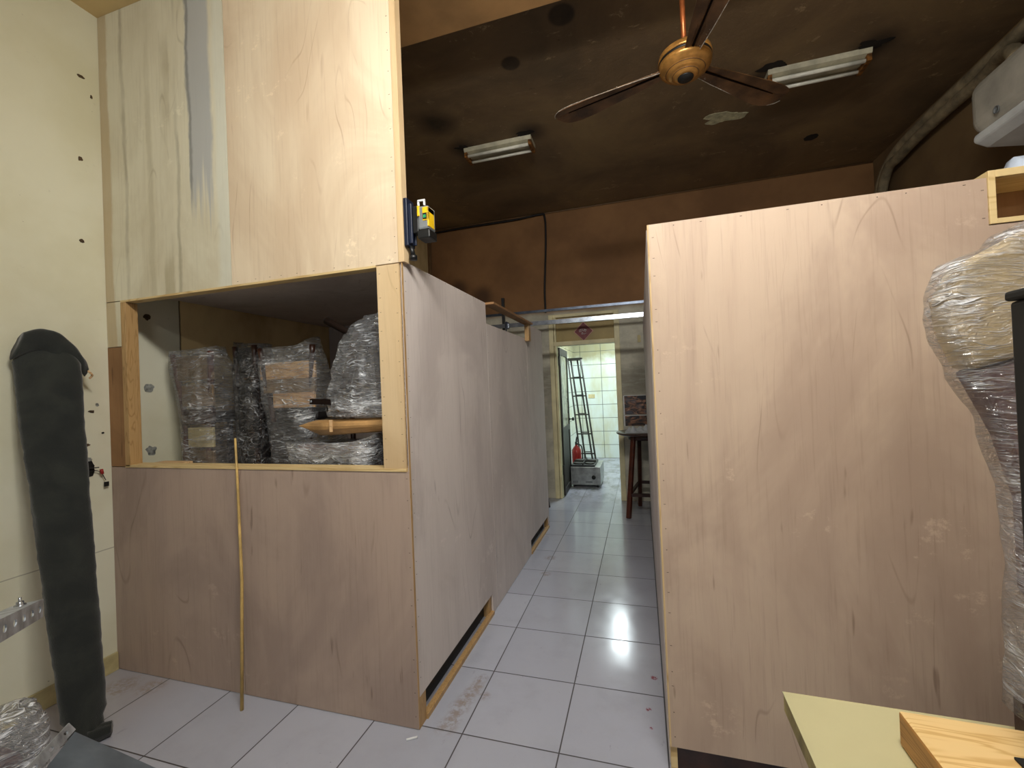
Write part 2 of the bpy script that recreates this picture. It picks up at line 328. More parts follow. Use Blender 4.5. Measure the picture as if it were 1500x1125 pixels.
def mk_soot_ceiling():
    t = NT('soot_ceiling'); p = t.pos(); x, y, z = t.xyz(p)
    a = t.noise(p, 1.1, 6, 0.6, 0.5)
    c = t.ramp(a, [(0.30, L(92, 76, 54)), (0.50, L(120, 97, 68)), (0.72, L(142, 118, 80))])
    pe = t.noise(t.mp(p, (5, 9, 1), rot=(0, 0, 0.3)), 1, 8, 0.8, 0.6)
    ms = t.step(t.noise(p, 1.7, 3), 0.42, 0.58)
    c = t.mix(t.math('MULTIPLY', t.math('MULTIPLY', t.step(pe, 0.58, 0.66), ms), 0.85), c, L(176, 152, 114))
    c = t.mix(t.math('MULTIPLY', t.step(t.noise(t.mp(p, (12, 20, 1)), 1, 5, 0.7), 0.66, 0.74), 0.7), c, L(26, 18, 12))
    for cc, r in (((-0.385, 2.735, 3.85), 0.10), ((-0.806, 3.02, 3.85), 0.08), ((-1.62, 3.48, 3.85), 0.26), ((-1.56, 3.93, 3.85), 0.20), ((-0.90, 3.9, 3.85), 0.22), ((1.70, 3.74, 3.85), 0.24), ((1.02, 3.84, 3.85), 0.22)):
        wb = t.math('MULTIPLY_ADD', t.noise(p, 7, 3), 0.5, 0.55)
        c = t.mix(t.math('MULTIPLY', t.spot(p, cc, r, 0.3 if r < 0.12 else 0.85), wb, clamp=True), c, L(34, 26, 17))
    t.pbr(c, 0.75, 0, t.bump(t.math('ADD', pe, a), 0.35, 0.01))
    M['soot_ceiling'] = t.m
mk_soot_ceiling()

def mk_soot_wall(name, low, zc, top=L(146, 106, 66), top2=L(122, 86, 52)):
    t = NT(name); p = t.pos(); x, y, z = t.xyz(p)
    a = t.noise(p, 1.6, 5, 0.55)
    c = t.mix(t.step(a, 0.3, 0.7), top2, top)
    for cc, r in (((-2.45, 5.77, 2.95), 0.2), ((-2.1, 5.77, 2.8), 0.22)):
        c = t.mix(t.math('MULTIPLY', t.spot(p, cc, r, 0.8), 0.7), c, L(50, 30, 18))
    lowc = t.mix(t.step(t.noise(t.mp(p, (1, 1, 1.6)), 2.2, 6, 0.7), 0.35, 0.65), low, tuple(k * 0.68 for k in low))
    dirt = t.math('MULTIPLY', t.band(z, 1.35, 1.75, 0.18), t.step(t.noise(t.mp(p, (3, 3, 14)), 1, 5, 0.7), 0.35, 0.6))
    lowc = t.mix(t.math('MULTIPLY', dirt, 0.4), lowc, L(86, 74, 54))
    zz = t.math('ADD', z, t.math('MULTIPLY', t.math('SUBTRACT', a, 0.5), 0.12))
    c = t.mix(t.step(zz, zc - 0.06, zc + 0.04), lowc, c)
    t.pbr(c, 0.8, 0, t.bump(t.noise(p, 12, 5), 0.15, 0.01))
    M[name] = t.m
mk_soot_wall('wall_back', L(206, 202, 184), 2.50)
mk_soot_wall('wall_right', L(130, 106, 72), 1.0, L(126, 102, 68), L(104, 82, 54))

def mk_tile_wall(name, ax):
    t = NT(name); p = t.pos(); x, y, z = t.xyz(p); u = x if ax == 0 else y
    fx = t.math('DIVIDE', t.math('ADD', u, 0.77), 0.42); fz = t.math('DIVIDE', t.math('SUBTRACT', z, 0.0), 0.274)
    dx = t.math('ABSOLUTE', t.math('SUBTRACT', t.math('FRACT', t.math('ADD', fx, 0.5)), 0.5))
    dz = t.math('ABSOLUTE', t.math('SUBTRACT', t.math('FRACT', t.math('ADD', fz, 0.5)), 0.5))
    d = t.math('MINIMUM', t.math('MULTIPLY', dx, 0.42), t.math('MULTIPLY', dz, 0.274))
    g = t.math('SUBTRACT', 1.0, t.step(d, 0.003, 0.007))
    c = t.mix(t.step(t.noise(t.mp(p, (1, 1, 0.4)), 2.4, 5, 0.65), 0.42, 0.72), L(222, 232, 226), L(208, 210, 184))
    dk = t.math('MULTIPLY', t.step(t.math('MULTIPLY_ADD', t.noise(p, 3), 0.5, z), 2.15, 2.4), 0.8)
    c = t.mix(dk, c, L(150, 142, 98))
    c = t.mix(t.math('MULTIPLY', g, 0.9), c, L(86, 92, 84))
    t.pbr(c, 0.2, 0, t.bump(t.math('MULTIPLY', g, -1.0), 0.3, 0.003))
    M[name] = t.m
mk_tile_wall('tile_far', 0); mk_tile_wall('tile_side', 1)

def mk_photo(name, seed):
    t = NT(name); p = t.pos()
    v = t.n('ShaderNodeTexVoronoi', {'Vector': t.mp(p, (9, 9, 12), (seed, 0, seed * 2)), 'Scale': 1.0})
    n = t.noise(t.mp(p, (6, 6, 14), (seed, 1, 0)), 1, 4, 0.6, 2.0)
    c = t.ramp(n, [(0.30, L(24, 26, 34)), (0.45, L(60, 50, 46)), (0.56, L(150, 104, 76)), (0.64, L(196, 150, 120)), (0.74, L(214, 206, 204))])
    c = t.mix(t.step(v.outputs['Distance'], 0.25, 0.5), t.mix(0.5, c, L(110, 108, 112)), c)
    t.pbr(c, 0.25); return t.m
M['photo_a'] = mk_photo('photo_a', 2.0); M['photo_b'] = mk_photo('photo_b', 5.3)

def emit(name, col, st):
    t = NT(name); e = t.n('ShaderNodeEmission', {'Color': (*col, 1), 'Strength': st}); t.t.links.new(e.outputs[0], t.out.inputs[0]); return t.m
M['tube_on'] = emit('tube_on', (1, 0.965, 0.90), 85.0)

M['tube_kitchen'] = emit('tube_kitchen', (0.86, 1.0, 0.98), 8.0)

# ------------------------------------------------------------------ mesh helpers
class MB:
    def __init__(s): s.v = []; s.f = []; s.mi = []; s.sm = []
    def add(s, vs, fs, mi=0, sm=False):
        o = len(s.v); s.v += [tuple(v) for v in vs]
        for f in fs: s.f.append([i + o for i in f]); s.mi.append(mi); s.sm.append(sm)
        return s
    def box(s, x0, x1, y0, y1, z0, z1, mi=0, m=None):
        vs = [Vector((x, y, z)) for x in (x0, x1) for y in (y0, y1) for z in (z0, z1)]
        if m is not None: vs = [m @ v for v in vs]
        return s.add(vs, [(0, 1, 3, 2), (4, 6, 7, 5), (0, 4, 5, 1), (2, 3, 7, 6), (0, 2, 6, 4), (1, 5, 7, 3)], mi)
    def bar(s, a, b, w, h, mi=0, up=(0, 0, 1)):
        a = Vector(a); b = Vector(b); d = (b - a); l = d.length; d.normalize(); u = Vector(up)
        sd = d.cross(u)
        if sd.length < 1e-4: sd = d.cross(Vector((0, 1, 0)))
        sd.normalize(); u2 = sd.cross(d)
        m = Matrix((sd, d, u2)).transposed().to_4x4(); m.translation = a
        return s.box(-w / 2, w / 2, 0, l, -h / 2, h / 2, mi, m)
    def prism(s, pts, axis, a, b, mi=0):      # polygon in the two other axes, extruded along axis
        def mk(p, t): 
            return {'x': (t, p[0], p[1]), 'y': (p[0], t, p[1]), 'z': (p[0], p[1], t)}[axis]
        n = len(pts); vs = [mk(p, a) for p in pts] + [mk(p, b) for p in pts]
        fs = [tuple(range(n))[::-1], tuple(range(n, 2 * n))] + [(i, (i + 1) % n, n + (i + 1) % n, n + i) for i in range(n)]
        return s.add(vs, fs, mi)
    def rings(s, rs, mi=0, caps=True, sm=True):
        n = len(rs[0]); vs = [v for r in rs for v in r]; fs = []
        for k in range(len(rs) - 1):
            for i in range(n):
                j = (i + 1) % n; fs.append((k * n + i, k * n + j, (k + 1) * n + j, (k + 1) * n + i))
        if caps:
            fs.append(tuple(range(n))[::-1]); fs.append(tuple(range((len(rs) - 1) * n, len(rs) * n)))
        return s.add(vs, fs, mi, sm)
    def tube(s, pts, r, n=10, mi=0, rx=None, caps=True):
        pts = [Vector(p) for p in pts]; rs = []; prev = None
        for k, p in enumerate(pts):
            d = (pts[min(k + 1, len(pts) - 1)] - pts[max(k - 1, 0)]).normalized()
            u = prev if prev is not None else (Vector((0, 0, 1)) if abs(d.z) < 0.9 else Vector((1, 0, 0)))
            sd = d.cross(u).normalized(); u2 = sd.cross(d).normalized(); prev = u2
            rr = r[k] if isinstance(r, (list, tuple)) else r
            r2 = rr if rx is None else rx
            rs.append([p + sd * math.cos(2 * math.pi * i / n) * rr + u2 * math.sin(2 * math.pi * i / n) * r2 for i in range(n)])
        return s.rings(rs, mi, caps)
    def lathe(s, prof, c=(0, 0, 0), n=32, mi=0, m=None):
        c = Vector(c); rs = []
        for r, z in prof:
            ring = [Vector((max(r, 1e-4) * math.cos(2 * math.pi * i / n), max(r, 1e-4) * math.sin(2 * math.pi * i / n), z)) for i in range(n)]
            if m is not None: ring = [m @ v for v in ring]
            rs.append([v + c for v in ring])
        return s.rings(rs, mi)

def smooth_path(pts, k=6):
    pts = [Vector(p) for p in pts]; out = []
    for i in range(len(pts) - 1):
        p0 = pts[max(i - 1, 0)]; p1 = pts[i]; p2 = pts[i + 1]; p3 = pts[min(i + 2, len(pts) - 1)]
        for j in range(k):
            t = j / k
            out.append(0.5 * ((2 * p1) + (-p0 + p2) * t + (2 * p0 - 5 * p1 + 4 * p2 - p3) * t * t + (-p0 + 3 * p1 - 3 * p2 + p3) * t ** 3))
    out.append(pts[-1]); return out

def world_loc(o):
    v = Vector((0, 0, 0))
    while o is not None: v += o.location; o = o.parent
    return v

def build(name, mb, mats, parent=None, loc=None, bevel=0.0, seg=2, **props):
    if not isinstance(mats, (list, tuple)): mats = [mats]
    vs = [Vector(v) for v in mb.v]
    if loc is None:
        if parent is None:
            xs = [v.x for v in vs]; ys = [v.y for v in vs]; zs = [v.z for v in vs]
            loc = Vector(((min(xs) + max(xs)) / 2, (min(ys) + max(ys)) / 2, min(zs)))
        else: loc = world_loc(parent)
    loc = Vector(loc)
    me = bpy.data.meshes.new(name); me.from_pydata([v - loc for v in vs], [], mb.f)
    for m in mats: me.materials.append(m)
    bm = bmesh.new(); bm.from_mesh(me)
    bmesh.ops.recalc_face_normals(bm, faces=bm.faces[:]); bm.to_mesh(me); bm.free()
    for p, mi, sm in zip(me.polygons, mb.mi, mb.sm): p.material_index = mi; p.use_smooth = sm
    o = bpy.data.objects.new(name, me); COL.objects.link(o)
    if parent is None: o.location = loc
    else: o.parent = parent; o.location = loc - world_loc(parent)
    if bevel:
        b = o.modifiers.new('bevel', 'BEVEL'); b.width = bevel; b.segments = seg; b.limit_method = 'ANGLE'; b.angle_limit = math.radians(40)
    for k, v in props.items(): o[k] = v
    return o

def thing(name, label, cat, loc, group=None):
    o = bpy.data.objects.new(name, None); COL.objects.link(o); o.location = loc; o.empty_display_size = 0.1
    o['label'] = label; o['category'] = cat
    if group: o['group'] = group
    return o
def tag(o, label, cat, group=None):
    o['label'] = label; o['category'] = cat
    if group: o['group'] = group
    return o
def struct(name, mb, mat, **kw):
    o = build(name, mb, mat, **kw); o['kind'] = 'structure'; return o

def blob(c, r1, r2, axis, seed, thick=0.002, n=22, amp=0.45):
    """irregular flat patch lying against a surface; axis = its normal"""
    rnd = random.Random(seed); mb = MB(); ring = []
    for i in range(n):
        a = 2 * math.pi * i / n
        k = 1 + amp * (noise.noise(Vector((math.cos(a) * 1.4 + seed, math.sin(a) * 1.4, seed * 0.7)))) + rnd.uniform(-0.08, 0.08)
        ring.append((math.cos(a) * r1 * k, math.sin(a) * r2 * k))
    if axis == 'x': pts = [(c[1] + a, c[2] + b) for a, b in ring]; mb.prism(pts, 'x', c[0], c[0] + thick)
    elif axis == 'y': pts = [(c[0] + a, c[2] + b) for a, b in ring]; mb.prism(pts, 'y', c[1] - thick, c[1])
    else: pts = [(c[0] + a, c[1] + b) for a, b in ring]; mb.prism(pts, 'z', c[2] - thick, c[2])
    return mb

def crumple(p, seed, amp, fr=9.0):
    q = Vector((p[0] * fr + seed, p[1] * fr, p[2] * fr * 0.6))
    n1 = noise.noise(q); n2 = 1 - abs(noise.noise(q * 2.3)) * 2; n3 = noise.noise(q * 6.0)
    return amp * (n1 * 0.9 + n2 * 0.5 + n3 * 0.35)

def wrap_mesh(keys, seed=1, amp=0.012, n=64, sub=10, e=5.0, top=True, lift=(0, 0)):
    """stretch film pulled round a load: keys = (z, cx, cy, half x, half y)"""
    rs = []
    lst = []
    for i in range(len(keys) - 1):
        for j in range(sub):
            t = j / sub; t2 = t * t * (3 - 2 * t)
            lst.append([keys[i][k] * (1 - (t if k == 0 else t2)) + keys[i + 1][k] * (t if k == 0 else t2) for k in range(5)])
    lst.append(list(keys[-1]))
    def ring(z, cx, cy, hx, hy, sc=1.0, dz=0.0):
        r = []
        for i in range(n):
            a = 2 * math.pi * i / n; c = math.cos(a); s_ = math.sin(a)
            k = (abs(c) ** e + abs(s_) ** e) ** (-1 / e)
            x = c * k; y = s_ * k
            d = crumple((cx + hx * x, cy + hy * y, z), seed, amp)
            r.append(Vector((cx + (hx * sc) * x + d * x, cy + (hy * sc) * y + d * y, z + dz + d * 0.4)))
        return r
    for q in lst: rs.append(ring(*q))
    z, cx, cy, hx, hy = lst[-1]; z0 = lst[0][0]
    for rg, q in zip(rs, lst):
        f = max(0.0, (q[0] - z) / 0.18 + 1) ** 2
        for v in rg:
            u = (v.x - q[1]) / max(q[3], 1e-3)
            v.z += f * (lift[0] * max(0, -u) ** 3 + lift[1] * max(0, u) ** 3)
    if top:
        for sc, dz in ((0.88, 0.002), (0.6, -0.002), (0.3, -0.002), (0.05, 0.0)): rs.append(ring(z, cx, cy, hx, hy, sc, dz))
    mb = MB(); mb.rings(rs, 0, True, True); return mb

def staples(mb, a, b, step=0.09, nrm='y', off=0.0007, seed=0):
    rnd = random.Random(seed); a = Vector(a); b = Vector(b); l = (b - a).length; n = int(l / step)
    for i in range(n):
        p = a.lerp(b, (i + rnd.uniform(0.2, 0.8)) / n)
        w, h = (0.0038, 0.0008) if rnd.random() < 0.5 else (0.002, 0.0013)
        if nrm == 'y': mb.box(p.x - w, p.x + w, p.y - off, p.y + 0.001, p.z - h, p.z + h, 1)
        else: mb.box(p.x - 0.001, p.x + off, p.y - w, p.y + w, p.z - h, p.z + h, 1)

# ------------------------------------------------------------------ room shell
struct('floor', MB().box(-3.0, 2.7, -3.4, 9.15, -0.05, 0), M['floor'])
wl = struct('wall_left', MB().box(-3.02, -2.92, -3.4, 5.87, 0, 3.95), M['wall_left'])
for (y, z, r1, r2, m, sd) in ((1.943, 2.033, 0.020, 0.018, 'patch_dark', 1), (1.941, 1.597, 0.026, 0.024, 'patch_grey', 2), (1.945, 1.208, 0.028, 0.03, 'patch_grey', 3),
                              (1.644, 3.337, 0.016, 0.008, 'patch_dark', 4), (1.63, 2.867, 0.010, 0.012, 'patch_dark', 5), (1.626, 2.41, 0.010, 0.009, 'patch_dark', 6),
                              (1.671, 1.504, 0.008, 0.009, 'patch_grey', 7), (1.645, 1.467, 0.013, 0.008, 'patch_dark', 8), (1.693, 1.345, 0.006, 0.006, 'hole', 9),
                              (1.575, 1.233, 0.014, 0.006, 'patch_grey', 10), (1.622, 1.286, 0.010, 0.007, 'patch_dark', 11), (1.69, 3.25, 0.006, 0.009, 'patch_dark', 12)):
    build('plaster_patch' if m == 'patch_grey' else 'wall_chip', blob((-2.9205, y, z), r1, r2, 'x', sd, 0.003), M[m], wl)
struct('wall_right', MB().box(2.57, 2.67, -3.4, 5.87, 0, 3.95), M['wall_right'])
bw = MB(); bw.box(-2.92, -1.16, 5.77, 5.87, 0, 3.95); bw.box(-1.16, -0.24, 5.77, 5.87, 2.44, 3.95); bw.box(-0.24, 2.57, 5.77, 5.87, 0, 3.95)
struct('wall_back', bw, M['wall_back'])
ce = struct('ceiling', MB().box(-2.92, 2.57, 2.1, 5.77, 3.85, 3.95), M['soot_ceiling'])
struct('ceiling_front', MB().box(-2.92, 2.57, -3.4, 2.1, 3.735, 3.95), M['ceil_front'])
struct('trim_1', MB().box(-2.92, 2.57, 2.1, 2.485, 3.72, 3.849), M['beam'])
build('peeled_patch', blob((0.80, 4.30, 3.849), 0.155, 0.075, 'z', 31, 0.003, 30, 0.9), M['peel'], ce, label='pale peeled patch of bare plaster')
build('round_hole', blob((1.707, 4.951, 3.849), 0.06, 0.06, 'z', 3, 0.003, 20, 0.05), M['soot'], ce)
struct('trim_2', MB().tube([(-2.9, 5.755, 3.838), (-1.15, 5.755, 3.838), (2.56, 5.755, 3.84)], 0.008, 6), M['conduit'])
struct('baseboard_left', MB().box(-2.92, -2.905, -3.4, 1.728, 0, 0.10), M['skirt'], bevel=0.003)
struct('wall_kitchen_left', MB().box(-1.42, -1.32, 5.871, 9.05, 0, 2.95), M['tile_side'])
struct('wall_kitchen_right', MB().box(0.30, 0.40, 5.871, 9.05, 0, 2.95), M['tile_side'])
kb = struct('wall_kitchen_back', MB().box(-1.42, 0.40, 9.05, 9.15, 0, 2.95), M['tile_far'])
struct('ceiling_kitchen', MB().box(-1.42, 0.40, 5.871, 9.15, 2.95, 3.0), M['white'])
build('socket_plate', MB().box(-1.05, -0.92, 9.042, 9.05, 1.23, 1.31), M['light_board'], kb, bevel=0.002)

# ------------------------------------------------------------------ door in the back wall
dr = bpy.data.objects.new('door_1', None); COL.objects.link(dr); dr.location = (-0.7, 5.77, 0); dr['kind'] = 'structure'
fm = MB()
fm.box(-1.16, -1.10, 5.75, 5.885, 0, 2.46); fm.box(-1.095, -1.065, 5.76, 5.875, 0, 2.44)
fm.box(-0.305, -0.24, 5.75, 5.885, 0, 2.46); fm.box(-1.10, -0.305, 5.755, 5.88, 2.04, 2.095); fm.box(-1.10, -0.305, 5.755, 5.88, 2.42, 2.46)
build('door_frame', fm, M['cream_paint'], dr, bevel=0.004)
build('transom_panel', MB().box(-1.065, -0.305, 5.80, 5.815, 2.095, 2.42).box(-1.065, -0.305, 5.79, 5.80, 2.335, 2.37, 1), [M['olive_panel'], M['rust']], dr)
lf = Matrix.Translation((-1.062, 5.86, 0)) @ Matrix.Rotation(math.radians(91.5), 4, 'Z')
dl = MB(); dl.box(0, 0.74, -0.02, 0.02, 0.015, 0.10, 0, lf); dl.box(0, 0.74, -0.02, 0.02, 1.93, 2.03, 0, lf); dl.box(0, 0.06, -0.02, 0.02, 0.1, 1.93, 0, lf); dl.box(0.67, 0.74, -0.02, 0.02, 0.1, 1.93, 0, lf); dl.box(0.06, 0.67, -0.02, 0.02, 0.85, 0.93, 0, lf)
leaf = build('door_leaf', dl, M['door_dark'], dr, bevel=0.003)
build('panel', MB().box(0.06, 0.67, -0.008, 0.008, 0.93, 1.93, 0, lf), M['door_green'], leaf)
build('panel', MB().box(0.06, 0.67, -0.008, 0.008, 0.10, 0.85, 0, lf), M['door_dark'], leaf)
kn = MB(); kn.lathe([(0.0, 0), (0.02, 0), (0.02, 0.008), (0.009, 0.012), (0.009, 0.035), (0.026, 0.045), (0.028, 0.06), (0.018, 0.07), (0, 0.072)], n=16, m=lf @ Matrix.Translation((0.70, -0.02, 1.0)) @ Matrix.Rotation(math.radians(90), 4, 'X'))
build('door_knob', kn, M['black'], leaf)
for z in (1.78, 0.3):
    build('hinge', MB().box(-1.07, -1.045, 5.84, 5.858, z, z + 0.13), M['black'], dr)

# diamond sign on the transom
sg = thing('diamond_sign', 'small dark red paper diamond with white brush lettering above the doorway', 'sign', (-0.70, 5.795, 2.10))
def diamond(c, r, y0, y1, mb, mi=0): return mb.prism([(c[0], c[1] - r), (c[0] + r, c[1]), (c[0], c[1] + r), (c[0] - r, c[1])], 'y', y0, y1, mi)
build('backing', diamond((-0.70, 2.215), 0.128, 5.786, 5.789, MB()), M['sign_edge'], sg)
build('sign_face', diamond((-0.70, 2.215), 0.118, 5.783, 5.786, MB()), M['sign_red'], sg)
gl = MB()
def stroke(pts, r=0.0045):
    gl.tube(smooth_path([(-0.70 + a, 5.781, 2.215 + b) for a, b in pts], 4), r, 6, rx=0.002)
stroke([(-0.045, 0.03), (-0.055, 0.01), (-0.05, -0.005), (-0.035, 0.0)]); stroke([(-0.03, 0.035), (-0.04, 0.012), (-0.03, 0.0), (-0.018, 0.012), (-0.022, 0.03), (-0.035, 0.028)])
stroke([(-0.012, 0.038), (-0.006, 0.012), (0.004, 0.0)]); stroke([(-0.002, 0.03), (0.012, 0.028), (0.010, 0.008), (-0.002, 0.006)])
stroke([(0.018, 0.034), (0.020, 0.006)]); stroke([(0.030, 0.03), (0.034, 0.012), (0.028, -0.002), (0.016, -0.004)]); stroke([(0.008, 0.016), (0.042, 0.02)])
stroke([(-0.028, -0.018), (-0.008, -0.016), (-0.026, -0.036), (-0.004, -0.038)]); stroke([(0.0, -0.024), (0.004, -0.038), (0.016, -0.036), (0.02, -0.024)]); stroke([(0.022, -0.03), (0.036, -0.028)])
build('lettering', gl, M['white'], sg)

# ------------------------------------------------------------------ left plywood partition
FY = 1.73
pt = thing('plywood_partition', 'tall plywood cabinet on the left with an open window full of wrapped chairs', 'partition', (-1.96, 2.2, 0), None)
def panel(name, x0, x1, z0, z1, y, mat, sides='tblr', th=0.012, parent=pt, seed=0, **kw):
    mb = MB().box(x0, x1, y, y + th, z0, z1)
    i = 0.014
    if 't' in sides: staples(mb, (x0, y, z1 - i), (x1, y, z1 - i), 0.09, 'y', seed=seed)
    if 'b' in sides: staples(mb, (x0, y, z0 + i), (x1, y, z0 + i), 0.09, 'y', seed=seed + 1)
    if 'l' in sides: staples(mb, (x0 + i, y, z0), (x0 + i, y, z1), 0.09, 'y', seed=seed + 2)
    if 'r' in sides: staples(mb, (x1 - i, y, z0), (x1 - i, y, z1), 0.09, 'y', seed=seed + 3)
    return build(name, mb, [mat, M['staple']], parent, **kw)
panel('front_panel', -2.918, -1.994, 0.003, 1.145, FY, M['ply_front'], '', seed=1)
panel('front_panel', -1.990, -1.008, 0.003, 1.145, FY, M['ply_front'], 'r', seed=2)
panel('upper_panel', -2.918, -1.990, 2.088, 3.734, FY, M['ply_stained'], '', seed=5, label='upper panel with grey and brown stains')
panel('upper_panel', -1.986, -1.022, 2.088, 3.734, FY, M['ply_upper'], 'br', seed=6)
panel('corner_strip', -1.136, -1.022, 1.150, 2.083, FY, M['ply_pale'], 'lr', seed=8)
panel('filler_strip', -2.918, -2.800, 1.150, 1.825, FY, M['ply_brown'], '', seed=9)
panel('filler_strip', -2.918, -2.800, 1.829, 2.083, FY, M['ply_stained'], '', seed=10)
build('window_post', MB().box(-2.799, -2.760, FY - 0.004, FY + 0.06, 1.150, 2.075), M['pine_end'], pt, bevel=0.002)
build('window_header', MB().box(-2.80, -1.138, FY - 0.003, FY + 0.05, 2.076, 2.087), M['pine_x'], pt, bevel=0.001)
build('window_sill', MB().box(-2.80, -1.02, FY - 0.004, FY + 0.08, 1.1455, 1.1595), M['pine_x'], pt, bevel=0.001)
build('corner_post', MB().box(-1.021, -0.992, FY, FY + 0.045, 2.088, 3.734), M['ply_pale'], pt, bevel=0.001)
build('corner_edge', MB().box(-1.0079, -1.0062, FY, FY + 0.0125, 0.003, 2.087), M['pine_end'], pt)
def side(name, poly, mat, edges=(), x=-1.008, th=0.012, seed=0, parent=pt):
    mb = MB().prism(poly, 'x', x - th, x)
    for a, b in edges: staples(mb, (x, a[0], a[1]), (x, b[0], b[1]), 0.09, 'x', seed=seed)
    return build(name, mb, [mat, M['staple']], parent)
side('side_panel', [(1.743, 0.135), (2.745, 0.135), (2.745, 0.0), (2.79, 0.0), (2.83, 0.02), (2.83, 2.098), (1.743, 2.098)], M['ply_side'], (((1.76, 2.09), (2.82, 2.09)), ((1.76, 0.15), (1.76, 2.08))))
side('side_panel', [(2.834, 0.003), (3.80, 0.003), (3.80, 0.125), (3.93, 0.125), (3.93, 1.955), (2.834, 1.955)], M['ply_side'], (((2.85, 0.1), (2.85, 1.9)),), seed=3)
side('side_panel', [(3.934, 0.125), (4.55, 0.125), (4.60, 0.02), (4.60, 2.10), (3.934, 2.10)], M['ply_side'], (), seed=4)
build('side_studs', MB().box(-1.045, -1.008, 1.745, 1.80, 0.0, 0.134).box(-1.06, -1.022, 2.70, 2.744, 0.0, 1.9).box(-1.06, -1.022, 3.80, 3.84, 0.0, 1.9).box(-1.03, -1.0, 1.80, 2.745, 0.0, 0.022).box(-1.03, -1.0, 3.80, 4.56, 0.0, 0.022).box(-1.06, -1.022, 4.56, 4.60, 0.0, 2.0), M['pine_end'], pt)
build('slot_shade_board', MB().box(-1.075, -1.062, 1.81, 4.55, 0.0, 0.30), M['door_dark'], pt)  # added dark board, stands in for the shade inside the floor-level slots
build('cap_board', MB().box(-1.022, -0.945, 2.83, 3.95, 2.085, 2.10), M['ply_brown'], pt, bevel=0.001)
build('support_block', MB().box(-1.004, -0.965, 3.86, 3.93, 1.93, 2.084), M['pine_end'], pt)
build('shelf_deck', MB().box(-2.915, -1.025, FY + 0.085, 3.58, 0.925, 0.945), M['ply_brown'], pt)
build('shelf_frame', MB().box(-2.90, -2.86, 1.80, 1.84, 0, 0.924).box(-2.0, -1.96, 1.80, 1.84, 0, 0.924).box(-1.10, -1.06, 1.80, 1.84, 0, 0.924).box(-2.90, -2.86, 3.5, 3.54, 0, 0.924).box(-1.10, -1.06, 3.5, 3.54, 0, 0.924), M['pine'], pt)
build('rear_panel', MB().box(-2.915, -1.50, 3.585, 3.60, 0, 2.17), M['ply_side'], pt)
build('top_deck', MB().box(-2.915, -1.35, 1.7425, 3.60, 2.171, 2.19), M['ply_side'], pt)

# ------------------------------------------------------------------ right plywood partition
RY = 1.76; RX = 0.053
pr = thing('plywood_partition', 'wide plywood partition on the right with a small open box at its top corner', 'partition', (1.3, 3.3, 0))
mb = MB().prism([(RX, 0.11), (1.20, 0.11), (2.55, 0.11), (2.55, 1.955), (1.082, 1.955), (1.082, 2.108), (RX, 2.108)], 'y', RY, RY + 0.012)
staples(mb, (RX, RY, 2.094), (1.08, RY, 2.094), 0.12); staples(mb, (RX + 0.014, RY, 0.12), (RX + 0.014, RY, 2.1), 0.085, seed=3); staples(mb, (1.07, RY, 1.95), (1.07, RY, 2.10), 0.05, seed=7); staples(mb, (1.09, RY, 1.93), (2.5, RY, 1.93), 0.1, seed=8)
build('front_panel', mb, [M['ply_right'], M['staple']], pr)
build('edge_strip', MB().box(RX - 0.006, RX, RY - 0.001, RY + 0.05, 0.11, 2.108), M['pine'], pr)
build('side_panel', MB().box(RX - 0.008, RX + 0.004, RY + 0.051, 4.93, 0.004, 2.105), M['ply_side'], pr)
build('rear_end_panel', MB().box(RX + 0.005, 2.55, 4.915, 4.93, 0.004, 2.10), M['ply_side'], pr)
build('top_deck', MB().box(RX + 0.005, 2.55, RY + 0.19, 4.91, 2.09, 2.105), M['ply_side'], pr)
build('plinth_stud', MB().box(RX - 0.004, RX + 0.02, RY + 0.013, RY + 0.05, 0.0, 0.15), M['pine_x'], pr)
build('plinth_board', MB().box(RX + 0.021, 2.55, RY + 0.03, RY + 0.045, 0.0, 0.15), M['dark_wood'], pr)
bx = MB()
bx.box(1.084, 1.102, RY - 0.004, RY + 0.18, 1.958, 2.128); bx.box(1.102, 1.70, RY - 0.004, RY + 0.18, 2.105, 2.128); bx.box(1.102, 1.70, RY - 0.004, RY + 0.18, 1.958, 1.974)
build('box_frame', bx, M['pine_x'], pr, bevel=0.001)
build('box_back', MB().box(1.102, 1.70, RY + 0.165, RY + 0.18, 1.975, 2.104), M['ply_brown'], pr)

# ------------------------------------------------------------------ steel rails above the corridor
def rail(y, z, x0, x1, label, hh=0.045, mat='steel'):
    m = MB(); w = 0.032
    m.box(x0, x1, y, y + 0.003, z, z + hh); m.box(x0, x1, y + 0.003, y + w, z, z + 0.002); m.box(x0, x1, y + 0.003, y + w, z + hh - 0.002, z + hh)
    return tag(build('steel_rail', m, M[mat]), label, 'rail', 'steel rails across the corridor')
rail(4.62, 2.175, -2.9, 2.55, 'lower shiny steel channel rail crossing the corridor behind the partitions')
rail(5.02, 2.385, -2.9, 2.55, 'upper thin steel channel rail nearest the dark back wall', 0.028, 'steel_dark')
hk = MB(); hk.tube(smooth_path([(-1.40, 4.60, 2.24), (-1.40, 4.60, 2.16), (-1.41, 4.60, 2.12), (-1.385, 4.60, 2.08)], 4), 0.007, 8); hk.box(-1.415, -1.385, 4.595, 4.665, 2.165, 2.235)
tag(build('rail_clamp', hk, M['blue_black']), 'dark blue clamp hooked over the lower steel rail', 'clamp')
tag(build('rail_hanger', MB().box(-1.47, -1.44, 4.666, 4.70, 2.16, 2.52), M['black']), 'thin dark upright hanger rod behind the cap board', 'hanger')

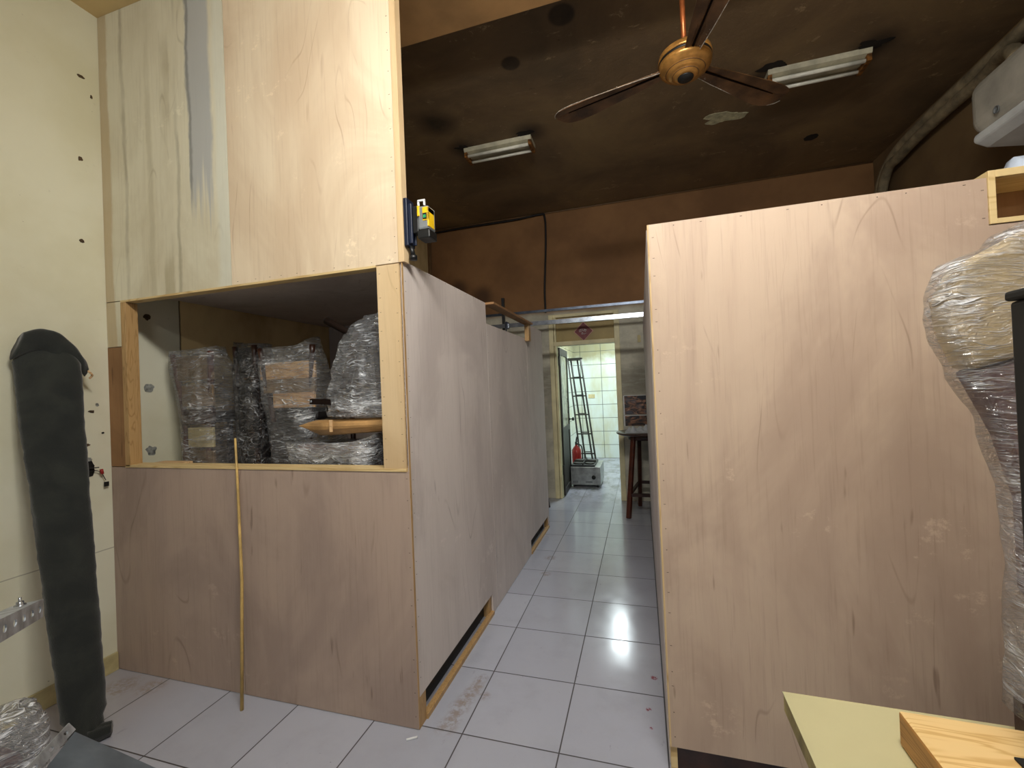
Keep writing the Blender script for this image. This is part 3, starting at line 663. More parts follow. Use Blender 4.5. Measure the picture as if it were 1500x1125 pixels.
# ------------------------------------------------------------------ ceiling fan
FC = Vector((0.305, 2.56, 3.23))
fan = thing('ceiling_fan', 'old brass ceiling fan with three dusty brown blades', 'fan', FC)
rt = Matrix.Rotation(math.radians(7), 4, 'X')
build('down_rod', MB().tube([(0.305, 2.56, 3.29), (0.305, 2.56, 3.80)], 0.014, 14), M['copper'], fan)
build('ceiling_cup', MB().lathe([(0.02, 3.76), (0.06, 3.80), (0.07, 3.849)], (0.305, 2.56, 0)), M['copper'], fan)
build('motor_housing', MB().lathe([(0, 0.085), (0.06, 0.085), (0.11, 0.075), (0.135, 0.055), (0.140, 0.035), (0.140, 0.026), (0.133, 0.024), (0.133, 0.012), (0.138, 0.010), (0.136, -0.008), (0.126, -0.022), (0.108, -0.032), (0.100, -0.034), (0.098, -0.044), (0.080, -0.052), (0.066, -0.052), (0.064, -0.062), (0.046, -0.068), (0, -0.068)], FC, 48), M['brass'], fan)
build('hub_cap', MB().lathe([(0.042, -0.067), (0.040, -0.074), (0, -0.076)], FC, 24), M['black'], fan)
build('motor_band', MB().lathe([(0.1335, 0.0245), (0.1375, 0.0245), (0.1375, 0.0115), (0.1335, 0.0115)], FC, 48), M['black'], fan)
for rr, zz in ((0.1005, -0.0335), (0.0665, -0.0515)):
    build('groove', MB().lathe([(rr, zz), (rr + 0.0025, zz - 0.002), (rr - 0.0005, zz - 0.004), (rr - 0.003, zz - 0.001)], FC, 40), M['blade'], fan)
for ang in (163.7, 39.4, 281.5):
    a = math.radians(ang); mt = Matrix.Translation(FC) @ Matrix.Rotation(a, 4, 'Z') @ Matrix.Rotation(math.radians(-3), 4, 'X')
    prof = [(0.10, 0.030), (0.16, 0.036), (0.25, 0.047), (0.40, 0.060), (0.55, 0.072), (0.66, 0.076), (0.73, 0.066), (0.77, 0.044), (0.787, 0.015)]
    prof = [(x, w * 1.2) for x, w in prof]; up = [(x, w) for x, w in prof]; dn = [(x, -w * 0.9) for x, w in reversed(prof)]
    b = MB(); rs = []
    nn = 10
    for (x, wv) in [(0.10, 0.036)] + [(0.10 + (0.787 - 0.10) * t / 26, 0) for t in range(1, 27)]:
        for k in range(len(prof) - 1):
            if prof[k][0] <= x <= prof[k + 1][0]:
                t = (x - prof[k][0]) / (prof[k + 1][0] - prof[k][0]); wv = prof[k][1] * (1 - t) + prof[k + 1][1] * t; break
        r = []
        for j in range(nn + 1):
            y = wv * (2 * j / nn - 1); r.append(mt @ Vector((x, y, 0.004 - 0.012 * (y / 0.076) ** 2 + (0.006 if abs(y) < 0.012 else 0))))
        for j in range(nn, -1, -1):
            y = wv * (2 * j / nn - 1); r.append(mt @ Vector((x, y, -0.001 - 0.012 * (y / 0.076) ** 2 + (0.006 if abs(y) < 0.012 else 0))))
        rs.append(r)
    b.rings(rs, 0, True, False)
    bl = build('blade', b, M['blade'], fan)
    build('blade_rib', MB().tube([mt @ Vector((0.13, 0, 0.0025)), mt @ Vector((0.45, 0, 0.0025)), mt @ Vector((0.70, 0, 0.0025))], [0.006, 0.005, 0.002], 8), M['leg_dark'], bl)
    d = MB(); rnd = random.Random(int(ang))
    pts = [mt @ Vector((x, w * 0.98, -0.010)) for x, w in prof]
    d.tube(smooth_path(pts, 5), 0.0022, 6)
    for k in range(16):
        x = rnd.uniform(0.12, 0.45); w = 0.030 + (x - 0.1) * 0.1
        q = mt @ Vector((x, w, -0.004)); d.tube([q, q + Vector((rnd.uniform(-.01, .01), rnd.uniform(-.01, .01), 0.004))], rnd.uniform(0.002, 0.004), 5)
    build('dust_edge', d, M['dust'], bl)

# ------------------------------------------------------------------ fluorescent lamps (both off) on the rear ceiling, and the lit ones near the camera
def lamp(x0, x1, y0, y1, label, zc, lit=False, long_=False):
    t = thing('fluorescent_lamp', label, 'lamp', ((x0 + x1) / 2, (y0 + y1) / 2, zc - 0.09), 'twin tube lamps on the ceiling')
    ym = (y0 + y1) / 2
    build('housing', MB().prism([(y0, zc - 0.001), (y0 + 0.01, zc - 0.035), (ym - 0.03, zc - 0.05), (ym + 0.03, zc - 0.05), (y1 - 0.01, zc - 0.035), (y1, zc - 0.001)], 'x', x0, x1), M['lamp_cream'], t)
    for yy in (ym - 0.058, ym + 0.058):
        build('tube', MB().tube([(x0 + 0.03, yy, zc - 0.067), (x1 - 0.03, yy, zc - 0.067)], 0.015, 14), M['tube_on' if lit else 'tube_off'], t)
    for xa in (x0, x1 - 0.03):
        build('lamp_end', MB().box(xa, xa + 0.03, y0 + 0.015, y1 - 0.015, zc - 0.085, zc - 0.036), M['rust'], t, bevel=0.003)
    return t
lamp(-1.555, -0.885, 3.92, 4.12, 'left of the two unlit twin tube lamps on the sooty ceiling', 3.85)
lamp(1.03, 1.70, 3.74, 3.95, 'unlit twin tube lamp half behind the right fan blade', 3.85)
# soot tufts at the lamp ends are stains on the ceiling itself
for c, r in (((-1.57, 3.90), 0.05), ((-0.93, 3.885), 0.06), ((1.68, 3.71), 0.08), ((1.06, 3.71), 0.07)):
    build('soot_mark', blob((c[0], c[1], 3.849), r * 1.2, r * 0.6, 'z', c[0] * 3, 0.002, 22, 0.8), M['soot'], ce)
hl = lamp(-0.35, 0.85, 0.35, 0.55, 'lit twin tube lamp hanging above the photographer', 3.33, True)
for xx in (-0.1, 0.6): build('hanging_rod', MB().tube([(xx, 0.45, 3.33), (xx, 0.45, 3.734)], 0.006, 8), M['lamp_cream'], hl)
kl = thing('kitchen_lamp', 'lit tube lamp on the kitchen ceiling behind the doorway', 'lamp', (-0.40, 7.7, 2.86))
build('housing', MB().box(-0.45, -0.35, 7.05, 8.35, 2.90, 2.949), M['white'], kl); build('tube', MB().tube([(-0.40, 7.08, 2.88), (-0.40, 8.32, 2.88)], 0.015, 12), M['tube_kitchen'], kl)

# ------------------------------------------------------------------ cables and pipes
tag(build('wall_cable', MB().tube(smooth_path([(-2.90, 5.745, 3.80), (-2.3, 5.745, 3.81), (-1.6, 5.745, 3.81), (-1.22, 5.745, 3.83), (-1.15, 5.745, 3.79), (-1.145, 5.745, 3.5), (-1.17, 5.745, 3.1), (-1.19, 5.745, 2.8), (-1.19, 5.745, 2.50)], 6), 0.014, 8), M['cable']), 'black cable along the top of the back wall dropping to the door frame', 'cable')
tag(build('wall_conduit', MB().tube([(-2.87, 5.745, 3.76), (-2.87, 5.745, 2.2)], 0.022, 8), M['conduit']), 'brown conduit pipe upright in the far left corner below the yellow device', 'pipe')
P1 = [(2.50, 5.60, 2.6), (2.50, 5.58, 3.1), (2.50, 5.50, 3.42), (2.49, 5.34, 3.58), (2.49, 5.10, 3.66), (2.49, 4.8, 3.69), (2.49, 4.4, 3.70), (2.49, 4.0, 3.70), (2.49, 3.4, 3.70), (2.49, 2.0, 3.70)]
tag(build('pipe_bundle', MB().tube(smooth_path(P1, 6), 0.05, 12).tube(smooth_path([(a - 0.015, b - 0.075 if k < 4 else b, c - (0.02 if k < 4 else 0.085)) for k, (a, b, c) in enumerate(P1[:8])] + [(2.42, 3.75, 3.60), (2.35, 3.55, 3.50), (2.30, 3.46, 3.40)], 6), 0.045, 12), M['wrap_tape']), 'taped pale pipe bundle curving up the right wall to the ceiling', 'pipe')

def rounded(x0, x1, y0, y1, z0, z1): return MB().box(x0, x1, y0, y1, z0, z1)
ac = thing('air_conditioner', 'large off white air conditioner unit high on the right wall', 'air conditioner', (2.3, 2.8, 2.88))
build('casing', rounded(2.03, 2.569, 2.0, 3.45, 2.93, 3.27), M['ac_grey'], ac, bevel=0.09, seg=6)
build('lower_cover', MB().prism([(2.06, 2.96), (2.05, 2.91), (2.12, 2.87), (2.50, 2.82), (2.565, 2.84), (2.565, 2.96)], 'y', 2.03, 3.44), M['ac_lit_underside'], ac, bevel=0.02, seg=3)
build('badge', MB().lathe([(0.0, 0), (0.022, 0), (0.022, 0.004), (0.017, 0.004), (0.017, 0.001), (0, 0.001)], n=18, m=Matrix.Translation((2.029, 3.2, 2.99)) @ Matrix.Rotation(math.radians(-90), 4, 'Y')), M['grey_plastic'], ac)
sh = MB()
BX, BY = 1.285, 2.04
sh.rings([[Vector((BX + 0.30 * (i / 12) + crumple((i, h * 30, 0), 3, 0.008), BY + 0.07 * s_, 2.1065 + h * (1 if i > 1 else 0.35 + 0.3 * i))) for (h, s_) in ((0.0, -1), (0.06, -1.05), (0.12, -0.7), (0.16, 0.0), (0.155, 0.5), (0.10, 1.0), (0.0, 1.1))] for i in range(13)], 0, True, True)
tag(build('plastic_bag', sh, M['sheet']), 'pale blue plastic bag lying on top of the right partition', 'bag')

# ------------------------------------------------------------------ laser level on the corner post
lz = thing('laser_level', 'yellow and grey laser level on a black bracket high on the corner post', 'laser level', (-0.93, 1.78, 2.20))
mb = MB().box(-0.991, -0.972, 1.735, 1.80, 2.16, 2.375); mb.box(-0.972, -0.955, 1.745, 1.76, 2.17, 2.35); mb.box(-0.972, -0.955, 1.78, 1.79, 2.17, 2.35)
br = build('bracket', mb, M['blue_black'], lz, bevel=0.003)
build('clamp_screw', MB().tube([(-0.975, 1.765, 2.165), (-0.965, 1.765, 2.12)], 0.011, 10).lathe([(0, 2.10), (0.018, 2.10), (0.018, 2.12), (0, 2.125)], (-0.965, 1.765, 0), 10), M['black'], br)
build('bracket_arm', MB().box(-0.955, -0.925, 1.75, 1.80, 2.215, 2.335), M['black'], br, bevel=0.004)
bd = build('body', MB().box(-0.925, -0.872, 1.745, 1.815, 2.225, 2.330), M['grey_plastic'], lz, bevel=0.008)
build('yellow_shell', MB().box(-0.9255, -0.914, 1.741, 1.76, 2.285, 2.332).box(-0.900, -0.8705, 1.742, 1.80, 2.298, 2.322).box(-0.900, -0.8705, 1.742, 1.75, 2.262, 2.30).box(-0.877, -0.8705, 1.742, 1.80, 2.235, 2.322), M['yellow'], bd, bevel=0.002)
build('label_plate', MB().box(-0.897, -0.878, 1.7395, 1.7415, 2.268, 2.294), M['black'], bd)
build('green_digits', MB().box(-0.894, -0.890, 1.7385, 1.7395, 2.273, 2.286).box(-0.887, -0.883, 1.7385, 1.7395, 2.273, 2.286), M['screen_green'], bd)
build('lens_cage', MB().box(-0.922, -0.915, 1.742, 1.75, 2.33, 2.352).box(-0.893, -0.886, 1.742, 1.75, 2.33, 2.352).box(-0.922, -0.886, 1.742, 1.75, 2.35, 2.357), M['white'], bd)
build('battery', MB().box(-0.93, -0.868, 1.745, 1.82, 2.185, 2.224), M['black'], lz, bevel=0.006)

# ------------------------------------------------------------------ kitchen things seen through the doorway
st = thing('gas_stove', 'low steel two burner gas stove standing on the floor in the doorway', 'stove', (-0.84, 6.72, 0))
build('body', MB().box(-1.055, -0.62, 6.43, 7.02, 0.035, 0.30), M['brushed'], st, bevel=0.006)
build('cooktop', MB().box(-1.05, -0.70, 6.45, 7.0, 0.3005, 0.325), M['black'], st, bevel=0.004)
for yy in (6.59, 6.86):
    for xx in (-0.965, -0.79):
        b = build('burner', MB().lathe([(0.0, 0.326), (0.07, 0.326), (0.07, 0.338), (0.045, 0.342), (0.03, 0.336), (0, 0.336)], (xx, yy, 0), 20), M['door_dark'], st)
build('trivet', MB().box(-1.04, -0.71, 6.715, 6.73, 0.3255, 0.35).box(-0.885, -0.87, 6.46, 6.99, 0.3255, 0.35), M['door_dark'], st)
build('knob', MB().lathe([(0.03, 0), (0.028, 0.02), (0.012, 0.022), (0.012, 0.03), (0, 0.03)], n=16, m=Matrix.Translation((-0.72, 6.4295, 0.15)) @ Matrix.Rotation(math.radians(90), 4, 'X')), M['black'], st)
for xa, xb in ((-1.03, -0.95), (-0.84, -0.74)): build('label_plate', MB().box(xa, xb, 6.427, 6.4295, 0.065, 0.095), M['grey_plastic'], st)
for xx in (-1.03, -0.68): build('foot_rail', MB().box(xx, xx + 0.03, 6.45, 7.0, 0.0, 0.034), M['black'], st)
ex = thing('fire_extinguisher', 'red fire extinguisher on the floor behind the gas stove', 'fire extinguisher', (-1.07, 7.2, 0))
build('cylinder', MB().lathe([(0.07, 0.0), (0.078, 0.02), (0.078, 0.40), (0.07, 0.45), (0.04, 0.49), (0.022, 0.51), (0.022, 0.53), (0, 0.53)], (-1.07, 7.2, 0), 24), M['red_paint'], ex)
build('valve_handle', MB().box(-1.085, -1.055, 7.16, 7.22, 0.53, 0.575).bar((-1.07, 7.20, 0.575), (-1.02, 7.12, 0.60), 0.02, 0.012).bar((-1.07, 7.20, 0.59), (-1.04, 7.12, 0.665), 0.02, 0.012), M['black'], ex)
build('hose', MB().tube(smooth_path([(-1.05, 7.2, 0.54), (-0.98, 7.16, 0.50), (-0.965, 7.14, 0.35), (-0.98, 7.13, 0.2)], 6), 0.011, 8), M['black'], ex)
lad = thing('folded_ladder', 'dark folded metal ladder leaning in the kitchen corner', 'ladder', (-0.9, 7.45, 0))
def rl(xb, yb, xt, yt): build('side_rail', MB().bar((xb, yb, 0.0), (xt, yt, 1.99), 0.022, 0.03), M['door_dark'], lad)
A = [(-1.02, 7.42, -1.275, 8.00), (-0.76, 7.42, -1.045, 8.00), (-0.95, 7.56, -1.235, 8.06), (-0.83, 7.56, -1.115, 8.06)]
for q in A: rl(*q)
for k in range(1, 7):
    t = k / 6.0 * 0.99
    a = Vector((-1.02, 7.42, 0)).lerp(Vector((-1.275, 8.0, 1.99)), t); b = Vector((-0.76, 7.42, 0)).lerp(Vector((-1.045, 8.0, 1.99)), t)
    build('rung', MB().bar(a, b, 0.03, 0.02).bar(a + Vector((0.055, 0.10, 0.015)), b + Vector((-0.055, 0.10, 0.015)), 0.02, 0.015), M['door_dark'], lad)
build('top_plate', MB().box(-1.30, -1.02, 7.98, 8.10, 1.985, 2.01), M['door_dark'], lad)

# round bar table behind the right partition
rtb = thing('round_table', 'tall round table with splayed dark wooden legs beside the doorway', 'table', (0.03, 5.285, 0))
build('tabletop', MB().lathe([(0.0, 0.905), (0.30, 0.905), (0.33, 0.918), (0.337, 0.93), (0.33, 0.935), (0.0, 0.935)], (0.03, 5.285, 0), 48), M['dark_wood'], rtb)
build('apron', MB().lathe([(0.20, 0.85), (0.21, 0.904), (0.17, 0.904), (0.16, 0.85)], (0.03, 5.285, 0), 24), M['dark_wood'], rtb)
for (xb, yb, xt, yt, m) in ((-0.195, 5.01, -0.11, 5.16, 'red_wood'), (-0.075, 5.54, -0.05, 5.42, 'dark_wood'), (0.26, 5.02, 0.17, 5.16, 'dark_wood'), (0.24, 5.54, 0.13, 5.42, 'dark_wood')):
    build('leg', MB().bar((xb, yb, 0.0), (xt, yt, 0.904), 0.045, 0.045), M[m], rtb, bevel=0.004)
build('stretcher', MB().bar((-0.17, 5.05, 0.25), (0.24, 5.06, 0.25), 0.03, 0.035), M['dark_wood'], rtb)
build('stretcher', MB().bar((-0.07, 5.50, 0.30), (0.21, 5.50, 0.30), 0.03, 0.035), M['dark_wood'], rtb)
build('stretcher', MB().bar((-0.16, 5.06, 0.27), (-0.08, 5.49, 0.29), 0.03, 0.03), M['dark_wood'], rtb)
pp = MB(); rnd = random.Random(4)
def crumple_sheet(x0, x1, y0, y1, z, h, seed, nx=22, ny=16):
    vs = []; fs = []
    for i in range(nx + 1):
        for j in range(ny + 1):
            x = x0 + (x1 - x0) * i / nx; y = y0 + (y1 - y0) * j / ny
            e = min(1, min(i, nx - i, j, ny - j) / 3)
            vs.append((x + 0.02 * noise.noise(Vector((x * 9, y * 9, seed))), y + 0.02 * noise.noise(Vector((x * 9, y * 9, seed + 5))), z + e * h * abs(noise.noise(Vector((x * 14, y * 14, seed + 2)))) * 2 + 0.002))
    for i in range(nx):
        for j in range(ny):
            a = i * (ny + 1) + j; fs.append((a, a + 1, a + ny + 2, a + ny + 1))
    b0 = len(vs); vs += [(v[0], v[1], v[2] - 0.0015) for v in vs]
    fs += [tuple(k + b0 for k in f)[::-1] for f in fs]
    return MB().add(vs, fs, 0, True)
tag(build('plastic_sheet', crumple_sheet(-0.20, 0.16, 5.08, 5.45, 0.936, 0.05, 3), M['paper']), 'crumpled white plastic sheet on the tall round table', 'plastic')
fr = MB()
for z0, z1, m in ((1.10, 1.345, 'photo_a'), (0.955, 1.09, 'photo_b')):
    tg = thing('food_photo_board', 'upper photo board of food behind the round table' if m == 'photo_a' else 'lower photo board of dark food just above the round tabletop', 'picture', (0.04, 5.765, z0), 'photo boards beside the doorway')
    build('print', MB().box(-0.215, 0.29, 5.758, 5.768, z0 + 0.004, z1 - 0.004), M[m], tg)
    build('white_border', MB().box(-0.22, 0.295, 5.754, 5.769, z1 - 0.0035, z1 + 0.004).box(-0.226, -0.2155, 5.754, 5.769, z0, z1), M['white'], tg)
tag(build('wall_switch', MB().box(-0.02, 0.02, 5.755, 5.769, 2.02, 2.11), M['light_board'], bevel=0.002), 'small switch high on the wall right of the doorway', 'switch')
# stool glimpsed behind the end of the left partition
so = thing('wooden_stool', 'small dark stool half hidden behind the end of the left partition', 'stool', (-1.36, 5.15, 0))
build('seat', MB().lathe([(0, 0.47), (0.15, 0.47), (0.16, 0.485), (0.15, 0.50), (0, 0.50)], (-1.36, 5.15, 0), 28), M['dark_wood'], so)
for sx in (-1, 1):
    for sy in (-1, 1):
        build('leg', MB().bar((-1.36 + sx * 0.19, 5.15 + sy * 0.17, 0), (-1.36 + sx * 0.12, 5.15 + sy * 0.10, 0.47), 0.035, 0.035), M['dark_wood'], so)

# ------------------------------------------------------------------ wrapped chairs inside the cabinet window
SH = 0.945
def chair_core(t, x0, x1, y, ztop, wood, slats, waist=0.05):
    """chair seen from behind: two curved posts, slats, seat and legs"""
    zs = SH + 0.45
    for xa, sg_ in ((x0, 1), (x1, -1)):
        build('back_post', MB().tube(smooth_path([(xa + sg_ * 0.04, y + 0.04, SH + 0.001), (xa + sg_ * (waist + 0.03), y + 0.02, SH + 0.22), (xa + sg_ * (waist + 0.02), y + 0.03, zs), (xa + sg_ * 0.02, y - 0.0, ztop)], 6), 0.017, 10), M[wood], t)
        build('front_leg', MB().tube([(xa + sg_ * 0.03, y + 0.36, SH + 0.001), (xa + sg_ * 0.04, y + 0.36, zs - 0.02)], 0.017, 10), M[wood], t)
    build('seat', MB().box(x0 + 0.03, x1 - 0.03, y + 0.03, y + 0.40, zs - 0.03, zs + 0.03), M['dark_uphol'], t, bevel=0.02, seg=3)
    for z0, z1, m, a, b in slats:
        build('back_slat', MB().box(a, b, y + 0.004, y + 0.022, z0, z1), M[m], t, bevel=0.003)
g = 'wrapped chairs in the cabinet window'
t = thing('wrapped_chair', 'leftmost film wrapped chair in the cabinet window, beside the cream wall', 'chair', (-2.62, 2.15, SH), g)
chair_core(t, -2.80, -2.45, 1.99, 1.80, 'red_wood', [(1.47, 1.60, 'slat_tan', -2.72, -2.47), (1.63, 1.78, 'slat_tan', -2.76, -2.47), (1.22, 1.34, 'light_board', -2.68, -2.48), (1.36, 1.45, 'dark_wood', -2.72, -2.47), (1.0, 1.2, 'slat_tan', -2.7, -2.48)])
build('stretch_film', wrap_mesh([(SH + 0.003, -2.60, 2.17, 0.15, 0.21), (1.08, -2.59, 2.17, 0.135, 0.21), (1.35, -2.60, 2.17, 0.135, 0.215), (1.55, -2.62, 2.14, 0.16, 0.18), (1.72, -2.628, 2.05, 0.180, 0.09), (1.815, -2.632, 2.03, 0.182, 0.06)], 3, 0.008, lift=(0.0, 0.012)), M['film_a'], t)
t = thing('wrapped_chair', 'dark shiny film wrapped chair, second from the left in the cabinet window', 'chair', (-2.33, 2.28, SH), g)
chair_core(t, -2.425, -2.235, 2.10, 1.83, 'dark_wood', [(1.64, 1.82, 'dark_uphol', -2.41, -2.245), (1.20, 1.60, 'dark_uphol', -2.40, -2.25)], 0.01)
build('chair_skirt', MB().box(-2.41, -2.25, 2.15, 2.40, SH + 0.002, 1.36), M['dark_uphol'], t, bevel=0.02)
build('stretch_film', wrap_mesh([(SH + 0.003, -2.328, 2.26, 0.098, 0.19), (1.30, -2.328, 2.26, 0.098, 0.19), (1.50, -2.328, 2.24, 0.096, 0.17), (1.62, -2.328, 2.17, 0.100, 0.10), (1.84, -2.328, 2.16, 0.100, 0.07)], 8, 0.008, lift=(0.02, 0.0)), M['film_dark'], t)
t = thing('wrapped_chair', 'film wrapped chair with a pale wooden board across its back in the cabinet window', 'chair', (-1.98, 2.25, SH), g)
chair_core(t, -2.20, -1.78, 2.07, 1.80, 'dark_wood', [(1.61, 1.71, 'board_wood', -2.19, -1.795), (1.53, 1.609, 'slat_tan', -2.17, -1.80), (1.44, 1.529, 'board_wood', -2.10, -1.805), (1.05, 1.36, 'dark_uphol', -2.12, -1.86)])
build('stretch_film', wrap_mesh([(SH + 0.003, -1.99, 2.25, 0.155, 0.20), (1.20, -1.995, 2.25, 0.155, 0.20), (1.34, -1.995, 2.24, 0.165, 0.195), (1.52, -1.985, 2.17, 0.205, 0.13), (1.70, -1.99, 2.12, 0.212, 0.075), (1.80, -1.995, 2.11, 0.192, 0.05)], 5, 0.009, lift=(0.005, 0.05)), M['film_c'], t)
t = thing('wrapped_stool', 'white film wrapped stool at the bottom right of the cabinet window', 'stool', (-1.55, 1.93, SH), 'wrapped stools in the cabinet window')
build('seat', MB().box(-1.74, -1.34, 1.85, 2.01, 1.20, 1.25), M['mauve'], t, bevel=0.02, seg=3)
for xa in (-1.70, -1.38):
    for ya in (1.87, 1.99): build('leg', MB().bar((xa, ya, SH + 0.001), (xa, ya, 1.20), 0.03, 0.03), M['dark_wood'], t)
build('inner_box', MB().box(-1.66, -1.42, 1.88, 1.98, SH + 0.002, 1.18), M['dark_uphol'], t)
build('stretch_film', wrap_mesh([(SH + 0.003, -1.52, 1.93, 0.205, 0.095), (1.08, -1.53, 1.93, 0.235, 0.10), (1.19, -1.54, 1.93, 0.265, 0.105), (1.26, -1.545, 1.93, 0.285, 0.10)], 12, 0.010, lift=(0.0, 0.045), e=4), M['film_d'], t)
t = thing('wrapped_stool', 'dark film wrapped stool behind the right post of the cabinet window', 'stool', (-1.18, 2.30, SH), 'wrapped stools in the cabinet window')
build('seat', MB().box(-1.30, -1.08, 2.10, 2.32, 1.16, 1.24), M['dark_uphol'], t, bevel=0.01)
build('base', MB().box(-1.28, -1.10, 2.12, 2.30, SH + 0.002, 1.159), M['dark_uphol'], t)
build('stretch_film', wrap_mesh([(SH + 0.003, -1.18, 2.21, 0.13, 0.13), (1.26, -1.18, 2.21, 0.135, 0.13)], 22, 0.006), M['film_dark'], t)
kp = MB(); rs = []
for i in range(15):
    u = i / 14; x = -1.74 + u * 0.60; h = 0.024 * min(1, u * 7 + 0.05) ** 0.6; hb = 0.055 * min(1, u * 4.5 + 0.03) ** 0.8 * (1 - 0.45 * max(0, u - 0.4))
    zc = 1.348 + u * 0.008; ring = []
    for k in range(24):
        a = 2 * math.pi * k / 24; q = abs(math.sin(a)) ** 0.8 * (1 if math.sin(a) > 0 else -1)
        ring.append(Vector((x, 1.93 + 0.10 * math.cos(a) * (0.5 + 0.5 * min(1, u * 3)), zc + (h if q > 0 else hb) * q + 0.004 * math.sin(a * 7 + u * 3) * min(1, u * 4))))
    rs.append(ring)
kp.rings(rs, 0, True, False)
t = thing('paper_package', 'folded brown paper package squeezed between two wrapped bundles in the cabinet window', 'package', (-1.45, 1.93, 1.30))
build('paper', kp, M['kraft'], t)
build('tape_band', MB().box(-1.50, -1.485, 1.822, 1.829, 1.32, 1.38), M['board_wood'], t)
t = thing('wrapped_chair', 'cone shaped wrapped chair with a dark leg poking out, top right in the cabinet window', 'chair', (-1.40, 1.96, 1.41), g)
build('seat', MB().box(-1.57, -1.20, 1.88, 2.05, 1.41, 1.46), M['dark_uphol'], t, bevel=0.015)
for i, (xb, yb, xt, yt, zt) in enumerate(((-1.50, 1.92, -1.38, 1.92, 1.83), (-1.24, 1.90, -1.27, 1.91, 1.85), (-1.51, 2.03, -1.40, 2.02, 1.83), (-1.24, 2.03, -1.26, 2.02, 1.85))):
    build('leg', MB().bar((xb, yb, 1.461), (xt, yt, zt), 0.035, 0.035), M['dark_wood'], t)
lg = build('leg', MB().tube([(-1.562, 1.90, 1.895), (-1.40, 1.93, 1.80)], 0.0185, 12), M['leg_dark'], t, label='dark round leg poking out of the film')
build('leg_tip', MB().tube([(-1.568, 1.899, 1.899), (-1.563, 1.8999, 1.896)], 0.009, 10), M['steel'], lg)
fb_ = build('foot_bar', MB().bar((-1.63, 1.85, 1.475), (-1.47, 1.90, 1.465), 0.032, 0.028), M['leg_dark'], t)
build('bolt', MB().lathe([(0.007, 0), (0.007, 0.004), (0, 0.005)], n=12, m=Matrix.Translation((-1.618, 1.838, 1.475)) @ Matrix.Rotation(math.radians(90), 4, 'X')), M['steel'], fb_)
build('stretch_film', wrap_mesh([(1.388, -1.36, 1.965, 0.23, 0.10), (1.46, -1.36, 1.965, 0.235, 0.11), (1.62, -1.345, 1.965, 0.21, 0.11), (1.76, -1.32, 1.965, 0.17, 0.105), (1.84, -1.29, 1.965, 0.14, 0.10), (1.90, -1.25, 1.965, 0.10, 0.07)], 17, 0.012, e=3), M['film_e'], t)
tag(build('wooden_block', MB().box(-2.74, -2.52, 1.812, 1.90, 0.9455, 1.155), M['board_wood'], bevel=0.003), 'small wooden block at the lower left of the cabinet window', 'block')

# ------------------------------------------------------------------ bamboo stick
tag(build('bamboo_stick', MB().tube([(-1.915, 1.64, 0.0), (-1.95, 1.695, 0.6), (-1.985, 1.72, 1.10), (-1.992, 1.722, 1.305)], [0.008, 0.0075, 0.006, 0.005], 8), M['bamboo']), 'thin bamboo stick leaning on the joint of the lower left panels', 'stick')
tag(build('paper_stub', MB().tube([(-1.035, 1.665, 0.0045), (-0.995, 1.69, 0.0045)], 0.0045, 8), M['white']), 'tiny white paper stub on the floor by the cabinet corner', 'litter')

# ------------------------------------------------------------------ junction box and wires in the left wall
jb = thing('junction_box', 'burnt open junction box hole in the left wall beside the dark fabric roll', 'junction box', (-2.918, 1.60, 1.09))
build('opening', blob((-2.9205, 1.59, 1.155), 0.062, 0.058, 'x', 14, 0.004, 26, 0.35), M['hole'], jb)
build('rim', blob((-2.917, 1.60, 1.206), 0.045, 0.010, 'x', 15, 0.004, 20, 0.6), M['patch_grey'], jb)
build('wire', MB().tube(smooth_path([(-2.916, 1.62, 1.14), (-2.90, 1.65, 1.14), (-2.895, 1.67, 1.12), (-2.90, 1.69, 1.08)], 5), 0.002, 6).tube([(-2.914, 1.60, 1.16), (-2.89, 1.655, 1.158)], 0.003, 6).tube(smooth_path([(-2.915, 1.56, 1.10), (-2.90, 1.58, 1.09), (-2.90, 1.61, 1.105)], 5), 0.0025, 6), M['cable'], jb)
build('wire_nut', MB().tube([(-2.897, 1.668, 1.145), (-2.895, 1.672, 1.118)], 0.008, 8), M['red_paint'], jb)
build('tag', MB().box(-2.903, -2.898, 1.682, 1.704, 1.045, 1.07), M['black'], jb)

# ------------------------------------------------------------------ dark fabric roll leaning on the left wall
fr_ = thing('fabric_roll', 'long dark green black fabric bag leaning against the left wall', 'bag', (-2.45, 1.33, 0))
b0 = Vector((-2.44, 1.318, 0.03)); b1 = Vector((-2.855, 1.425, 1.84)); U = Vector((0.38, 0.92, 0)).normalized(); V = Vector((0.90, -0.38, 0.2)).normalized()
rs = []; NS = 60
for k in range(NS + 1):
    t_ = k / NS; c = b0.lerp(b1, t_) ; hw = 0.072 + 0.050 * t_ + 0.0012 * math.sin(t_ * 150); hv = 0.040 + 0.002 * math.sin(t_ * 9)
    if t_ < 0.04: hw *= 0.8
    if t_ > 0.93: hw *= 1 - (t_ - 0.93) ** 1.5 * 30; hv *= 1 - (t_ - 0.93) * 7
    ring = []
    for i in range(36):
        a = 2 * math.pi * i / 36; ca = math.cos(a); sa = math.sin(a)
        kx = (abs(ca) ** 2.6 + abs(sa) ** 2.6) ** (-1 / 2.6)
        fold = 0.003 * noise.noise(Vector((ca * 2, sa * 2, t_ * 22))) + 0.005 * noise.noise(Vector((ca * 2, sa + t_ * 6, 4)))
        ring.append(c + U * (hw * ca * kx + fold * ca) + V * (hv * sa * kx + fold * sa * 2))
    rs.append(ring)
build('roll', MB().rings(rs), M['fabric'], fr_)
